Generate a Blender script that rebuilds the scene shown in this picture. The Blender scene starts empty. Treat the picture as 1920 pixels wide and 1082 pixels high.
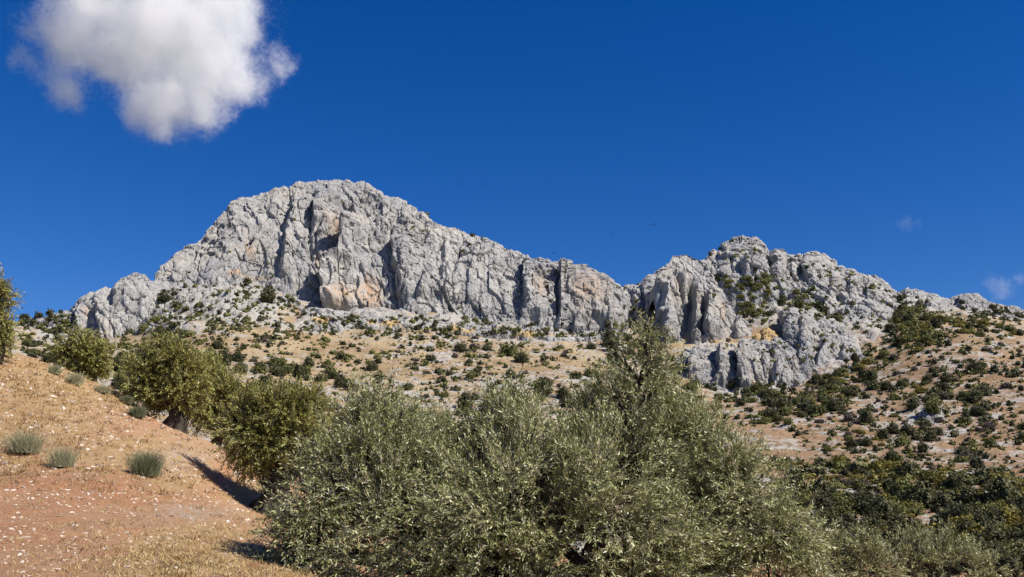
import bpy, bmesh, math, random
import numpy as np
from mathutils import Vector
from mathutils.bvhtree import BVHTree

rad = math.radians
rng = np.random.default_rng(7)
random.seed(7)
sc = bpy.context.scene
col = sc.collection

# ------------------------------------------------------------------ camera
EYE = np.array([0.0, 0.0, 1.6])
F = 1867.0                                  # focal length in photo pixels (35 mm on 36 mm, 1920 wide)
TH = math.atan((960 - 541) / F)             # upward pitch
CT, ST = math.cos(TH), math.sin(TH)
cd = bpy.data.cameras.new('camera'); cam = bpy.data.objects.new('camera', cd); col.objects.link(cam)
cd.lens = 35.0; cd.sensor_width = 36.0; cd.sensor_fit = 'HORIZONTAL'
cd.clip_start = 0.1; cd.clip_end = 30000
cam.location = EYE; cam.rotation_euler = (math.pi / 2 + TH, 0, 0)
sc.camera = cam

# ------------------------------------------------------------------ sky, sun, exposure
SUN_EL, SUN_AZ = rad(48), rad(115)          # azimuth clockwise from the view direction (+Y)
SUNV = Vector((math.sin(SUN_AZ) * math.cos(SUN_EL), math.cos(SUN_AZ) * math.cos(SUN_EL), math.sin(SUN_EL)))
w = bpy.data.worlds.new('World'); sc.world = w; w.use_nodes = True
nt = w.node_tree; nt.nodes.clear()
wo = nt.nodes.new('ShaderNodeOutputWorld'); bg = nt.nodes.new('ShaderNodeBackground')
sky = nt.nodes.new('ShaderNodeTexSky'); sky.sky_type = 'NISHITA'; sky.sun_disc = False
sky.sun_elevation = SUN_EL; sky.sun_rotation = SUN_AZ
sky.altitude = 900; sky.air_density = 1.0; sky.dust_density = 0.0; sky.ozone_density = 6.0
hs = nt.nodes.new('ShaderNodeHueSaturation'); hs.inputs['Hue'].default_value = 0.515; hs.inputs['Saturation'].default_value = 1.31; hs.inputs['Value'].default_value = 1.0
nt.links.new(sky.outputs[0], hs.inputs['Color']); nt.links.new(hs.outputs[0], bg.inputs[0])
bg.inputs[1].default_value = 0.0665
nt.links.new(bg.outputs[0], wo.inputs[0])
sl = bpy.data.lights.new('sun', 'SUN'); so = bpy.data.objects.new('sun', sl); col.objects.link(so)
sl.energy = 5.0; sl.angle = rad(0.53); sl.color = (1.0, 0.925, 0.81)
so.rotation_euler = SUNV.to_track_quat('Z', 'Y').to_euler()
sc.view_settings.view_transform = 'Standard'; sc.view_settings.look = 'None'
sc.view_settings.gamma = 1.0; sc.view_settings.exposure = 0.64; sc.view_settings.use_curve_mapping = False
cy = sc.cycles
cy.max_bounces = 12; cy.diffuse_bounces = 3; cy.glossy_bounces = 2; cy.transmission_bounces = 3
cy.volume_bounces = 7; cy.volume_step_rate = 0.15; cy.transparent_max_bounces = 8
try:
    cy.volume_max_steps = 600
except Exception:
    pass

# ------------------------------------------------------------------ small helpers
def ab(px, py):
    """photo pixel -> (x/y, (z-eye)/y) of its ray"""
    a = (np.asarray(px, float) - 960) / F; b = (541 - np.asarray(py, float)) / F
    d = CT - b * ST
    return a / d, (ST + b * CT) / d

def P(px, py, Y):
    A, E = ab(px, py); Y = np.asarray(Y, float)
    return np.stack(np.broadcast_arrays(A * Y, Y, EYE[2] + E * Y), -1)

def unP(p):
    q = p - EYE
    f = q[..., 1] * CT + q[..., 2] * ST; u = -q[..., 1] * ST + q[..., 2] * CT
    return 960 + F * q[..., 0] / f, 541 - F * u / f

def sstep(a, b, x):
    t = np.clip((x - a) / (b - a), 0, 1); return t * t * (3 - 2 * t)

def _h(ix, iy, iz, seed):
    h = (ix * np.uint32(374761393) + iy * np.uint32(668265263) + iz * np.uint32(2147483647) + np.uint32((seed * 1274126177) & 0xffffffff))
    h = (h ^ (h >> np.uint32(13))) * np.uint32(1274126177)
    h = (h ^ (h >> np.uint32(16))) * np.uint32(2246822519)
    return h ^ (h >> np.uint32(15))

def perlin(p, seed=0):
    """gradient noise, about -1..1"""
    sh = p.shape[:-1]; p = p.reshape(-1, 3)
    f = np.floor(p); i = f.astype(np.int64).astype(np.uint32); t = (p - f).astype(np.float32)
    u = t * t * t * (t * (t * 6 - 15) + 10)
    out = np.zeros(len(p), np.float32)
    for dx in (0, 1):
        wx = u[:, 0] if dx else 1 - u[:, 0]
        for dy in (0, 1):
            wy = u[:, 1] if dy else 1 - u[:, 1]
            for dz in (0, 1):
                wz = u[:, 2] if dz else 1 - u[:, 2]
                h = _h(i[:, 0] + np.uint32(dx), i[:, 1] + np.uint32(dy), i[:, 2] + np.uint32(dz), seed)
                gx = ((h & np.uint32(1023)).astype(np.float32) / 511.5 - 1)
                gy = (((h >> np.uint32(10)) & np.uint32(1023)).astype(np.float32) / 511.5 - 1)
                gz = (((h >> np.uint32(20)) & np.uint32(1023)).astype(np.float32) / 511.5 - 1)
                out += wx * wy * wz * (gx * (t[:, 0] - dx) + gy * (t[:, 1] - dy) + gz * (t[:, 2] - dz))
    return (out * 1.3).reshape(sh)

def fbm(p, n, seed=0, gain=0.5):
    o, a = 0, 1.0
    for k in range(n):
        o = o + a * perlin(p * (2.03 ** k) + 17.3 * k, seed + k); a *= gain
    return o

def ridged(p, n, seed=0, gain=0.5):
    o, a = 0, 1.0
    for k in range(n):
        o = o + a * (1 - 2 * np.sqrt(perlin(p * (2.07 ** k) + 11.7 * k, seed + k) ** 2 + .003)); a *= gain
    return o

def worley(p, seed=0):
    sh = p.shape[:-1]; p = p.reshape(-1, 3)
    f = np.floor(p); i = f.astype(np.int64); t = (p - f).astype(np.float32)
    f1 = np.full(len(p), 9., np.float32); f2 = f1.copy(); idv = np.zeros(len(p), np.float32)
    for dx in (-1, 0, 1):
        for dy in (-1, 0, 1):
            for dz in (-1, 0, 1):
                h = _h((i[:, 0] + dx).astype(np.uint32), (i[:, 1] + dy).astype(np.uint32), (i[:, 2] + dz).astype(np.uint32), seed)
                ox = (h & np.uint32(1023)).astype(np.float32) / 1023
                oy = ((h >> np.uint32(10)) & np.uint32(1023)).astype(np.float32) / 1023
                oz = ((h >> np.uint32(20)) & np.uint32(1023)).astype(np.float32) / 1023
                d = np.sqrt((dx + ox - t[:, 0]) ** 2 + (dy + oy - t[:, 1]) ** 2 + (dz + oz - t[:, 2]) ** 2)
                c = d < f1
                f2 = np.where(c, f1, np.minimum(f2, d)); f1 = np.where(c, d, f1)
                idv = np.where(c, ox * 7.13 % 1.0, idv)
    return f1.reshape(sh), f2.reshape(sh), idv.reshape(sh)

def mesh(name, v, f, attrs=None, smooth=False, face_attrs=None):
    """v (N,3), f (M,k) -> mesh datablock"""
    me = bpy.data.meshes.new(name)
    v = np.ascontiguousarray(v, np.float32).reshape(-1, 3); f = np.ascontiguousarray(f, np.int32)
    me.vertices.add(len(v)); me.vertices.foreach_set('co', v.ravel())
    k = f.shape[1]
    me.loops.add(f.size); me.loops.foreach_set('vertex_index', f.ravel())
    me.polygons.add(len(f)); me.polygons.foreach_set('loop_start', np.arange(0, f.size, k, dtype=np.int32))
    if smooth:
        me.polygons.foreach_set('use_smooth', np.ones(len(f), bool))
    else:
        me.polygons.foreach_set('use_smooth', np.zeros(len(f), bool))
    for n, a in (attrs or {}).items():
        at = me.attributes.new(n, 'FLOAT', 'POINT'); at.data.foreach_set('value', np.ascontiguousarray(a, np.float32).ravel())
    for n, a in (face_attrs or {}).items():
        at = me.attributes.new(n, 'FLOAT', 'FACE'); at.data.foreach_set('value', np.ascontiguousarray(a, np.float32).ravel())
    me.update(calc_edges=True)
    return me

def obj(name, me, mat=None, parent=None, label=None, cat=None, group=None, kind=None):
    o = bpy.data.objects.new(name, me); col.objects.link(o)
    if mat is not None and me is not None and not me.materials:
        me.materials.append(mat)
    o.parent = parent
    tag(o, label, cat, group, kind)
    return o

def tag(o, label=None, cat=None, group=None, kind=None):
    for k, x in (('label', label), ('category', cat), ('group', group), ('kind', kind)):
        if x: o[k] = x
    return o

def grid_faces(r, c):
    i = np.arange((r - 1) * (c - 1)); y, x = i // (c - 1), i % (c - 1); a = y * c + x
    return np.stack([a, a + 1, a + c + 1, a + c], -1)

def tube(pts, radii, n=7, noise=0.0, seed=0):
    """tapered tube through pts"""
    pts = np.asarray(pts, float); radii = np.asarray(radii, float); m = len(pts)
    t = np.gradient(pts, axis=0); t /= np.linalg.norm(t, axis=1)[:, None] + 1e-9
    ref = np.array([0.31, 0.87, 0.12])
    a = np.cross(t, ref); a /= np.linalg.norm(a, axis=1)[:, None]; b = np.cross(t, a)
    th = np.arange(n) / n * 2 * math.pi
    r = radii[:, None] * np.ones(n)
    if noise:
        g = np.random.default_rng(seed); r = r * (1 + noise * (g.random(r.shape) - 0.5) * 2)
    v = pts[:, None, :] + r[..., None] * (np.cos(th)[None, :, None] * a[:, None, :] + np.sin(th)[None, :, None] * b[:, None, :])
    f = []
    i = np.arange(m - 1)[:, None] * n; j = np.arange(n)[None, :]
    q = np.stack(np.broadcast_arrays(i + j, i + (j + 1) % n, i + n + (j + 1) % n, i + n + j), -1).reshape(-1, 4)
    return v.reshape(-1, 3), q

class Join:
    def __init__(s): s.v, s.f, s.n, s.a = [], [], 0, []
    def add(s, v, f, a=None):
        s.v.append(np.asarray(v)); s.f.append(np.asarray(f) + s.n); s.n += len(v)
        if a is not None: s.a.append(np.broadcast_to(a, (len(f),)))
    def mesh(s, name, smooth=False, attr=None):
        return mesh(name, np.concatenate(s.v), np.concatenate(s.f), smooth=smooth, face_attrs={attr: np.concatenate(s.a)} if attr else None)

# ------------------------------------------------------------------ materials
class NT:
    def __init__(s, name, rough=0.9, spec=0.15):
        s.m = bpy.data.materials.new(name); s.m.use_nodes = True; s.t = s.m.node_tree
        s.b = s.t.nodes['Principled BSDF']; s.b.inputs['Roughness'].default_value = rough
        s.b.inputs['Specular IOR Level'].default_value = spec
        s.tc = s.t.nodes.new('ShaderNodeTexCoord')
    def n(s, k, **kw):
        x = s.t.nodes.new('ShaderNode' + k)
        for a, b in kw.items(): setattr(x, a, b)
        return x
    def put(s, sock, v):
        if isinstance(v, bpy.types.NodeSocket): s.t.links.new(v, sock)
        else: sock.default_value = v
    def mapped(s, scale):
        m = s.n('Mapping'); m.inputs['Scale'].default_value = scale; s.t.links.new(s.tc.outputs['Object'], m.inputs[0]); return m.outputs[0]
    def noise(s, scale, detail=4, rough=0.55, vec=None, dist=0.0):
        x = s.n('TexNoise'); s.t.links.new(vec or s.tc.outputs['Object'], x.inputs['Vector'])
        x.inputs['Scale'].default_value = scale; x.inputs['Detail'].default_value = detail
        x.inputs['Roughness'].default_value = rough; x.inputs['Distortion'].default_value = dist
        return x.outputs[0]
    def ramp(s, fac, lo, hi):
        x = s.n('MapRange'); s.put(x.inputs[0], fac); x.inputs[1].default_value = lo; x.inputs[2].default_value = hi
        x.interpolation_type = 'SMOOTHSTEP'; return x.outputs[0]
    def mix(s, fac, a, b):
        x = s.n('Mix', data_type='RGBA'); s.put(x.inputs[0], fac); s.put(x.inputs[6], a); s.put(x.inputs[7], b); return x.outputs[2]
    def mul(s, a, b, op='MULTIPLY'):
        x = s.n('Math', operation=op); s.put(x.inputs[0], a); s.put(x.inputs[1], b); return x.outputs[0]
    def attr(s, name):
        x = s.n('Attribute'); x.attribute_name = name; return x.outputs['Fac']
    def bump(s, h, strength, dist):
        x = s.n('Bump'); x.inputs['Strength'].default_value = strength; x.inputs['Distance'].default_value = dist
        s.put(x.inputs['Height'], h); s.t.links.new(x.outputs[0], s.b.inputs['Normal'])
    def color(s, c): s.put(s.b.inputs['Base Color'], c); return s.m

def C(r, g, b): return (r, g, b, 1.0)

def rock_mat():
    k = NT('limestone', 0.92, 0.1)
    big = k.ramp(k.noise(0.03, 5, .6), 0.38, 0.62)
    c = k.mix(big, C(.262, .267, .278), C(.39, .383, .37))
    warm = k.ramp(k.noise(0.045, 6, .62, vec=k.mapped((1, 1, .5))), .46, .68)
    c = k.mix(k.mul(warm, .5), c, C(.43, .37, .295))
    st = k.ramp(k.noise(1.0, 6, .65, vec=k.mapped((.20, .20, .014))), .52, .66)
    c = k.mix(k.mul(k.mul(st, k.ramp(k.noise(.04, 3), .36, .56)), .9), c, C(.13, .132, .142))
    jt = k.n('TexVoronoi', feature='DISTANCE_TO_EDGE'); k.t.links.new(k.mapped((.16, .16, .05)), jt.inputs['Vector']); jt.inputs['Scale'].default_value = 1.0
    jm = k.ramp(k.mul(jt.outputs['Distance'], k.mul(k.noise(.5, 4), .12), 'ADD'), .075, .05)
    c = k.mix(k.mul(jm, .45), c, C(.13, .125, .12))
    fi = k.ramp(k.noise(.55, 6, .65), .3, .7)
    c = k.mix(fi, k.mix(.42, c, C(.13, .13, .13)), k.mix(.25, c, C(.56, .54, .51)))
    oc = k.ramp(k.mul(k.attr('ochre'), k.mul(k.noise(.18, 5, .65, vec=k.mapped((1, 1, .4))), 1.6)), .2, 1.0)
    c = k.mix(k.mul(oc, k.ramp(k.noise(.35, 6, .75, vec=k.mapped((1.4, 1.4, .3))), .34, .60)), c, k.mix(k.noise(.5, 5, .7, vec=k.mapped((1, 1, .25))), C(.44, .25, .13), C(.46, .37, .27)))
    wh = k.ramp(k.noise(.11, 3), .70, .76)
    c = k.mix(k.mul(wh, .5), c, C(.62, .61, .58))
    g = k.ramp(k.mul(k.attr('grass'), k.mul(k.noise(.3, 5, .7), 1.7)), .35, .6)
    c = k.mix(g, c, k.mix(k.noise(.5, 4), C(.46, .34, .17), C(.38, .27, .14)))
    k.bump(k.mul(k.noise(.8, 7, .7), k.noise(2.5, 5, .6), 'ADD'), 0.8, .6)
    return k.color(c)

def hill_mat():
    k = NT('dry_hillside', 0.95, 0.08)
    n1 = k.noise(.05, 5, .6)
    tan = k.mix(k.ramp(n1, .35, .65), C(.245, .175, .102), C(.335, .26, .162))
    red = k.mix(k.ramp(n1, .35, .65), C(.19, .125, .074), C(.26, .175, .108))
    c = k.mix(k.attr('red'), tan, red)
    gr = k.mix(k.noise(.6, 6, .75), C(.20, .192, .182), C(.43, .41, .38))
    r = k.ramp(k.mul(k.attr('rocky'), k.mul(k.mul(k.noise(.16, 9, .82, vec=k.mapped((.7, .7, 1.8))), .5, 'SUBTRACT'), 3.4), 'ADD'), .40, .47)
    c = k.mix(r, c, gr)
    lo = k.ramp(k.noise(.35, 5, .7), .58, .7)
    c = k.mix(k.mul(lo, .5), c, C(.15, .12, .065))
    k.bump(k.noise(.9, 7, .75), .8, .5)
    return k.color(c)

def fore_mat():
    k = NT('stony_red_soil', 0.95, 0.08)
    n1 = k.noise(.45, 5, .6)
    c = k.mix(k.ramp(n1, .35, .65), C(.43, .205, .108), C(.48, .285, .165))
    s = k.ramp(k.mul(k.attr('straw'), k.mul(k.noise(1.3, 6, .7), .5, 'SUBTRACT'), 'ADD'), .3, .6)
    c = k.mix(s, c, k.mix(k.noise(5, 5, .7), C(.41, .25, .11), C(.50, .37, .195)))
    lit = k.ramp(k.noise(13, 7, .8), .56, .66)
    c = k.mix(k.mul(lit, .35), c, C(.17, .10, .05))
    pat = k.ramp(k.noise(.8, 6, .7), .45, .62)
    c = k.mix(k.mul(pat, .3), c, C(.47, .31, .19))
    p = k.ramp(k.mul(k.attr('stony'), k.mul(k.noise(9, 6, .7), .5, 'SUBTRACT'), 'ADD'), .52, .66)
    c = k.mix(p, c, k.mix(k.noise(15, 3), C(.38, .31, .24), C(.50, .44, .37)))
    br = k.ramp(k.noise(2.2, 7, .75), .5, .64)
    c = k.mix(k.mul(br, .5), c, C(.29, .185, .09))
    f = k.ramp(k.noise(22, 6, .75), .35, .65)
    c = k.mix(f, k.mix(.3, c, C(.19, .10, .055)), k.mix(.2, c, C(.50, .38, .27)))
    k.bump(k.mul(k.noise(5, 8, .78), k.noise(38, 5, .7), 'ADD'), .9, .058)
    return k.color(c)

def leaf_mat(name, cols, rough=.55, spec=.3, trans=.15, attr='tint', vary=0.0):
    """cols: colours along the per-leaf tint 0..1"""
    k = NT(name, rough, spec)
    r = k.n('ValToRGB'); k.t.links.new(k.attr(attr), r.inputs[0])
    el = r.color_ramp.elements
    while len(el) < len(cols): el.new(.5)
    for i, (p, cc) in enumerate(cols):
        el[i].position = p; el[i].color = C(*cc)
    if vary:      # each bush its own tone
        oi = k.n('ObjectInfo'); k.t.links.new(k.mul(k.attr(attr), k.mul(k.mul(oi.outputs['Random'], .5, 'SUBTRACT'), vary), 'ADD'), r.inputs[0])
    k.color(r.outputs[0])
    if trans:
        tr = k.n('BsdfTranslucent'); k.t.links.new(r.outputs[0], tr.inputs[0])
        mx = k.n('MixShader'); mx.inputs[0].default_value = trans
        k.t.links.new(k.b.outputs[0], mx.inputs[1]); k.t.links.new(tr.outputs[0], mx.inputs[2])
        k.t.links.new(mx.outputs[0], k.t.nodes['Material Output'].inputs[0])
    return k.m

def bark_mat():
    k = NT('olive_bark', .95, .05)
    n = k.noise(9, 6, .7, vec=k.mapped((1, 1, .3)))
    c = k.mix(k.ramp(n, .35, .65), C(.026, .021, .017), C(.075, .063, .052))
    k.bump(n, 1.0, .04); return k.color(c)

def stone_mat():
    k = NT('pale_stone', .9, .15)
    oi = k.n('ObjectInfo')
    c = k.mix(k.noise(6, 5, .65), C(.36, .29, .22), C(.56, .51, .44))
    c = k.mix(k.mul(oi.outputs['Random'], .5), c, C(.46, .34, .25))
    k.bump(k.noise(25, 5, .7), .6, .02); return k.color(c)

M = dict(rock=rock_mat(), hill=hill_mat(), fore=fore_mat(), bark=bark_mat(), stone=stone_mat())
M['olive'] = leaf_mat('olive_leaf', [(0, (.085, .096, .030)), (.45, (.25, .268, .100)), (.8, (.45, .455, .245)), (1, (.60, .58, .41))], .5, .32, .18)
M['olive_far'] = leaf_mat('olive_leaf_far', [(0, (.085, .09, .018)), (.5, (.215, .212, .052)), (1, (.39, .37, .125))], .5, .3, .15)
M['oak'] = leaf_mat('oak_foliage', [(0, (.034, .036, .014)), (.6, (.074, .076, .030)), (1, (.125, .122, .05))], .6, .2, .08, vary=.55)
M['scrub'] = leaf_mat('scrub_foliage', [(0, (.068, .074, .020)), (.6, (.135, .138, .040)), (1, (.205, .20, .065))], .6, .2, .1, vary=.55)
M['yellow'] = leaf_mat('yellow_scrub_foliage', [(0, (.105, .092, .016)), (.6, (.195, .168, .030)), (1, (.27, .22, .055))], .6, .2, .1, vary=.55)
M['grey'] = leaf_mat('bare_scrub_twig', [(0, (.07, .055, .045)), (.6, (.11, .09, .075)), (1, (.15, .12, .10))], .8, .1, .05)
M['straw'] = leaf_mat('dry_grass', [(0, (.10, .06, .025)), (.3, (.30, .17, .06)), (.6, (.39, .265, .11)), (1, (.50, .395, .21))], .7, .15, .2)
M['broom'] = leaf_mat('grey_green_broom', [(0, (.11, .125, .065)), (.6, (.22, .23, .135)), (1, (.36, .34, .22))], .6, .2, .1)
M['gravel'] = leaf_mat('gravel_stone', [(0, (.20, .12, .075)), (.45, (.35, .25, .175)), (1, (.58, .53, .46))], .9, .15, 0)
_k = NT('olive_twig', .9, .1); M['twig'] = _k.color(_k.mix(_k.noise(6, 3), C(.13, .11, .085), C(.30, .26, .21)))
M['fruit'] = leaf_mat('olive_fruit', [(0, (.20, .22, .05)), (1, (.34, .34, .09))], .35, .4, 0)

# ------------------------------------------------------------------ terrain height: elevation tangent as a thin-plate surface over (x/y, ln y)
CP = [  # photo column, photo row, distance
 # foreground slope
 (-300,1120,7),(0,1110,7),(300,1120,7),(600,1170,7),(960,1300,7),(1400,1500,7),(1900,1600,7),(2300,1650,7),
 (-300,1010,11),(0,985,11),(250,1005,11),(500,1045,11),(800,1120,11),(1100,1220,11),(1500,1330,11),(1900,1380,11),(2300,1400,11),
 (-300,850,16),(0,850,16),(250,885,16),(430,955,16),(600,1035,16),(800,1080,16),(1100,1170,16),(1500,1240,16),(1900,1270,16),(2300,1290,16),
 (-300,740,21),(0,748,21),(150,775,21),(330,845,21),(500,945,21),(620,1000,21),(800,1050,21),(1100,1120,21),(1500,1170,21),(1900,1190,21),(2300,1200,21),
 (-300,650,29),(0,664,29),(130,705,29.5),(250,762,30),(320,806,29),(430,845,29),(600,925,29),(800,1040,29),(1100,1090,29),(1500,1130,29),(1900,1140,29),(2300,1150,29),
 (-300,650,47),(0,684,47),(130,730,47),(250,795,47),(430,885,47),(600,955,47),(800,1030,47),(1100,1070,47),(1500,1095,47),(1900,1100,47),(2300,1105,47),
 (-300,660,72),(0,700,72),(250,808,72),(600,960,72),(1000,1035,72),(1500,1068,72),(1900,1072,72),
 (-300,680,100),(0,730,100),(250,825,100),(600,960,100),(1000,1025,100),(1500,1045,100),(1900,1045,100),(2300,1050,100),
 (430,958,18.5),(430,903,21.5),(520,985,19),(520,922,22),(380,925,18.5),(380,868,21.5),(560,1000,19.5),(560,940,22.5),
 # hillside
 (-300,700,150),(0,735,150),(250,810,150),(600,910,150),(1000,950,150),(1500,970,150),(1920,962,150),(2300,960,150),
 (-300,690,220),(0,705,220),(250,755,220),(600,815,220),(1000,850,220),(1500,870,220),(1920,850,220),(2300,840,220),
 (-300,660,310),(0,665,310),(250,690,310),(600,725,310),(1000,745,310),(1250,765,310),(1500,760,310),(1700,745,310),(1920,720,310),(2300,710,310),
 (-300,610,390),(0,625,390),(200,648,390),(400,630,380),(620,650,390),(850,665,390),(1100,675,390),(1240,712,372),(1320,735,366),(1400,752,364),(1480,742,364),(1540,715,372),(1650,670,390),(1780,630,390),(1920,640,390),(2300,640,390),
 (-300,590,440),(0,604,440),(200,625,440),(400,560,430),(480,560,435),(620,595,440),(760,590,440),(900,612,440),(1100,625,440),(1190,615,450),(1340,640,425),(1440,625,428),(1420,570,450),(1600,600,440),(1750,590,440),(1920,600,440),(2300,610,440),
 (-300,600,520),(0,612,520),(200,600,520),(500,500,520),(760,520,520),(1000,560,520),(1180,560,520),(1400,520,520),(1600,545,520),(1750,570,520),(1920,600,520),(2300,620,520),
 (-300,680,700),(0,690,700),(500,640,700),(1000,650,700),(1180,640,700),(1500,640,700),(1920,680,700),(2300,690,700),
 (0,850,1200),(1000,850,1200),(1920,850,1200)]
cp = np.array(CP, float)
cA, cE = ab(cp[:, 0], cp[:, 1])
cX = np.stack([cA * 4.0, np.log(cp[:, 2]) * 2.0], -1)
def _U(r2): return np.where(r2 > 0, r2 * np.log(r2 + 1e-12), 0)
_n = len(cX)
_K = _U(((cX[:, None] - cX[None]) ** 2).sum(-1)) + np.eye(_n) * 0.0012
_Q = np.concatenate([np.ones((_n, 1)), cX], 1)
_L = np.block([[_K, _Q], [_Q.T, np.zeros((3, 3))]])
_W = np.linalg.solve(_L, np.concatenate([cE, np.zeros(3)]))
def elev(A, Y):
    A = np.clip(A, -.66, .66); q = np.stack([A * 4.0, np.log(np.clip(Y, 7, 1200)) * 2.0], -1).reshape(-1, 2)
    o = np.concatenate([_U(((q[k:k + 20000, None] - cX[None]) ** 2).sum(-1)) @ _W[:_n] + _W[_n] + q[k:k + 20000] @ _W[_n + 1:] for k in range(0, len(q), 20000)])
    return o.reshape(A.shape)
def height(A, Y):
    """smooth ground height; near and behind the camera it levels to standing height"""
    Yc = np.maximum(Y, 7.0)
    z = EYE[2] + elev(A, Yc) * Yc
    k = sstep(7.0, 0.0, Y)
    return z * (1 - k) + 0.0 * k

def sheet_cols(n):
    a = np.linspace(-.60, .60, n)
    o = np.array([.66, .75, .9, 1.15, 1.6, 2.4, 4, 7.0])
    return np.concatenate([-o[::-1], a, o])

bvhs = []
def add_bvh(v, f):
    bvhs.append(BVHTree.FromPolygons(v.tolist(), f.tolist()))

def blobs(px, py, lst):
    o = np.zeros(px.shape)
    for (x, y, rx, ry, s) in lst:
        o = np.maximum(o, s * np.exp(-(((px - x) / rx) ** 2 + ((py - y) / ry) ** 2)))
    return o

def build_fore():
    Ac = sheet_cols(340)
    Y = np.concatenate([[-60, -40, -25, -15, -8, -3, 1, 4, 6], np.geomspace(7, 85, 250)])
    A, Yg = np.meshgrid(Ac, Y)
    z = height(A, Yg)
    x = A * np.maximum(Yg, 7.0)
    p = np.stack([x, Yg, z], -1)
    sc_ = np.clip(Yg / 12, .6, 2.5)
    z = z + .10 * fbm(p * np.array([.35, .35, 0]), 3, 3) * sc_ + .035 * fbm(p * np.array([1.7, 1.7, 0]), 4, 9) + .012 * fbm(p * np.array([9, 9, 0]), 2, 21)
    # small bank under the terrace edge where the far olive stands
    p[..., 2] = z
    px, py = unP(p + 0)
    vis = Yg > 6
    straw = np.where(vis, blobs(px, py, [(150, 720, 260, 70, .85), (60, 800, 220, 70, .7), (250, 850, 300, 60, .62), (480, 930, 120, 60, .6), (350, 1050, 160, 60, .95), (240, 1065, 120, 40, .6), (60, 950, 120, 40, .35), (400, 1000, 140, 40, .6), (560, 1080, 150, 40, .7), (20, 870, 60, 30, .6), (330, 900, 120, 40, .55)]), .5)
    stony = np.where(vis, blobs(px, py, [(60, 760, 180, 60, .45), (330, 860, 220, 70, .6), (350, 960, 260, 40, .6), (90, 1060, 150, 50, .45), (520, 940, 120, 80, .55), (480, 1010, 150, 40, .4)]), .3)
    v = p.reshape(-1, 3); f = grid_faces(*A.shape)
    add_bvh(v, f)
    obj('foreground_slope', mesh('foreground_slope', v, f, dict(straw=straw, stony=stony), smooth=True), M['fore'], kind='structure',
        label='stony reddish slope with dry grass falling from the left to the olive trees')

def build_hill():
    Ac = sheet_cols(530)
    Y = np.concatenate([np.geomspace(78, 250, 100, endpoint=False), np.linspace(250, 470, 235, endpoint=False), np.geomspace(470, 3000, 34)])
    A, Yg = np.meshgrid(Ac, Y)
    z = height(A, Yg)
    p = np.stack([A * Yg, Yg, z], -1)
    px, py = unP(p)
    rocky = .33 + .08 * (1 - sstep(1100, 1400, px))
    rocky = np.maximum(rocky, blobs(px, py, [(430, 575, 170, 45, .95), (560, 610, 120, 30, .75), (330, 615, 80, 30, .7), (700, 600, 130, 22, .8), (850, 610, 130, 25, .8), (1010, 630, 150, 22, .6), (120, 640, 100, 30, .7),
                     (1500, 600, 160, 70, .9), (1560, 690, 90, 25, .7), (1420, 745, 110, 16, .75), (1400, 560, 90, 60, .9), (1620, 620, 70, 50, .7), (1800, 575, 150, 30, .75), (1880, 655, 60, 20, .5), (1800, 690, 80, 22, .55), (1750, 770, 90, 40, .5), (1480, 810, 60, 20, .45), (1560, 700, 60, 30, .45), (640, 640, 60, 10, .5), (800, 660, 200, 20, .45), (900, 700, 200, 20, .42), (230, 690, 40, 12, .6), (1860, 760, 70, 30, .45)]))
    rocky = rocky - blobs(px, py, [(560, 650, 150, 22, .35), (290, 640, 60, 10, .5), (640, 690, 150, 25, .25), (545, 605, 30, 12, .4), (1450, 630, 60, 14, .6), (1000, 680, 120, 20, .2)])
    red = np.clip(sstep(1150, 1500, px) * sstep(560, 700, py) + sstep(720, 800, py) * .5, 0, 1)
    am = np.clip(rocky - .25, 0, 1)
    n = .9 * fbm(p * np.array([.03, .03, 0]), 3, 31) + .30 * fbm(p * np.array([.18, .18, 0]), 3, 35)
    f1, f2, idv = worley(p * np.array([.16, .16, .16]) + .4 * fbm(p * .1, 2, 5)[..., None], 77)
    n2 = 3.6 * (idv - .4) * sstep(0, .2, f2 - f1) + 3.4 * ridged(p * np.array([.09, .09, .09]), 4, 41, .62)
    # ledges that run along the slope
    led = np.maximum(0, perlin(p * np.array([.02, .02, .25]), 55) - .15) * 2.2
    n = n * sstep(82, 110, Yg) - .5 * (1 - sstep(80, 86, Yg)); led = led * sstep(82, 110, Yg)
    p[..., 2] = z + n + n2 * am * 1.2 + led * np.clip(rocky, 0, .6) + .25 * fbm(p * np.array([.6, .6, .6]), 2, 61) * (0.4 + am)
    v = p.reshape(-1, 3); f = grid_faces(*A.shape)
    add_bvh(v, f)
    obj('hillside', mesh('hillside', v, f, dict(rocky=rocky, red=red)), M['hill'], kind='structure', label='dry tan and reddish hillside rising from the valley to the cliffs')

# ------------------------------------------------------------------ rock masses: a cliff face swept between a base line and a crest line, with real relief
def edge_term(px, py, edges):
    """steps whose left side is cut back: (polyline of (px,py) from top to bottom, depth m, width px)"""
    o = np.zeros(px.shape)
    for pl, D, wd in edges:
        pl = np.array(pl, float)
        xe = np.interp(py, pl[:, 1], pl[:, 0]); y0, y1 = pl[0, 1], pl[-1, 1]
        fade = sstep(y0 - 14, y0 + 10, py) * (1 - sstep(y1 - 8, y1 + 12, py))
        d = px - xe
        var = .75 + .5 * perlin(np.stack([py * .05, px * .01, 0 * px + D], -1), 71)
        hi_ = np.exp(-np.maximum(d, 0) / wd); lo_ = -np.exp(np.minimum(d, 0) / (wd * .5)) * .6
        k = sstep(-4, 5, d)
        o += fade * D * .85 * var * (lo_ * (1 - k) + hi_ * k)
    return o

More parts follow.
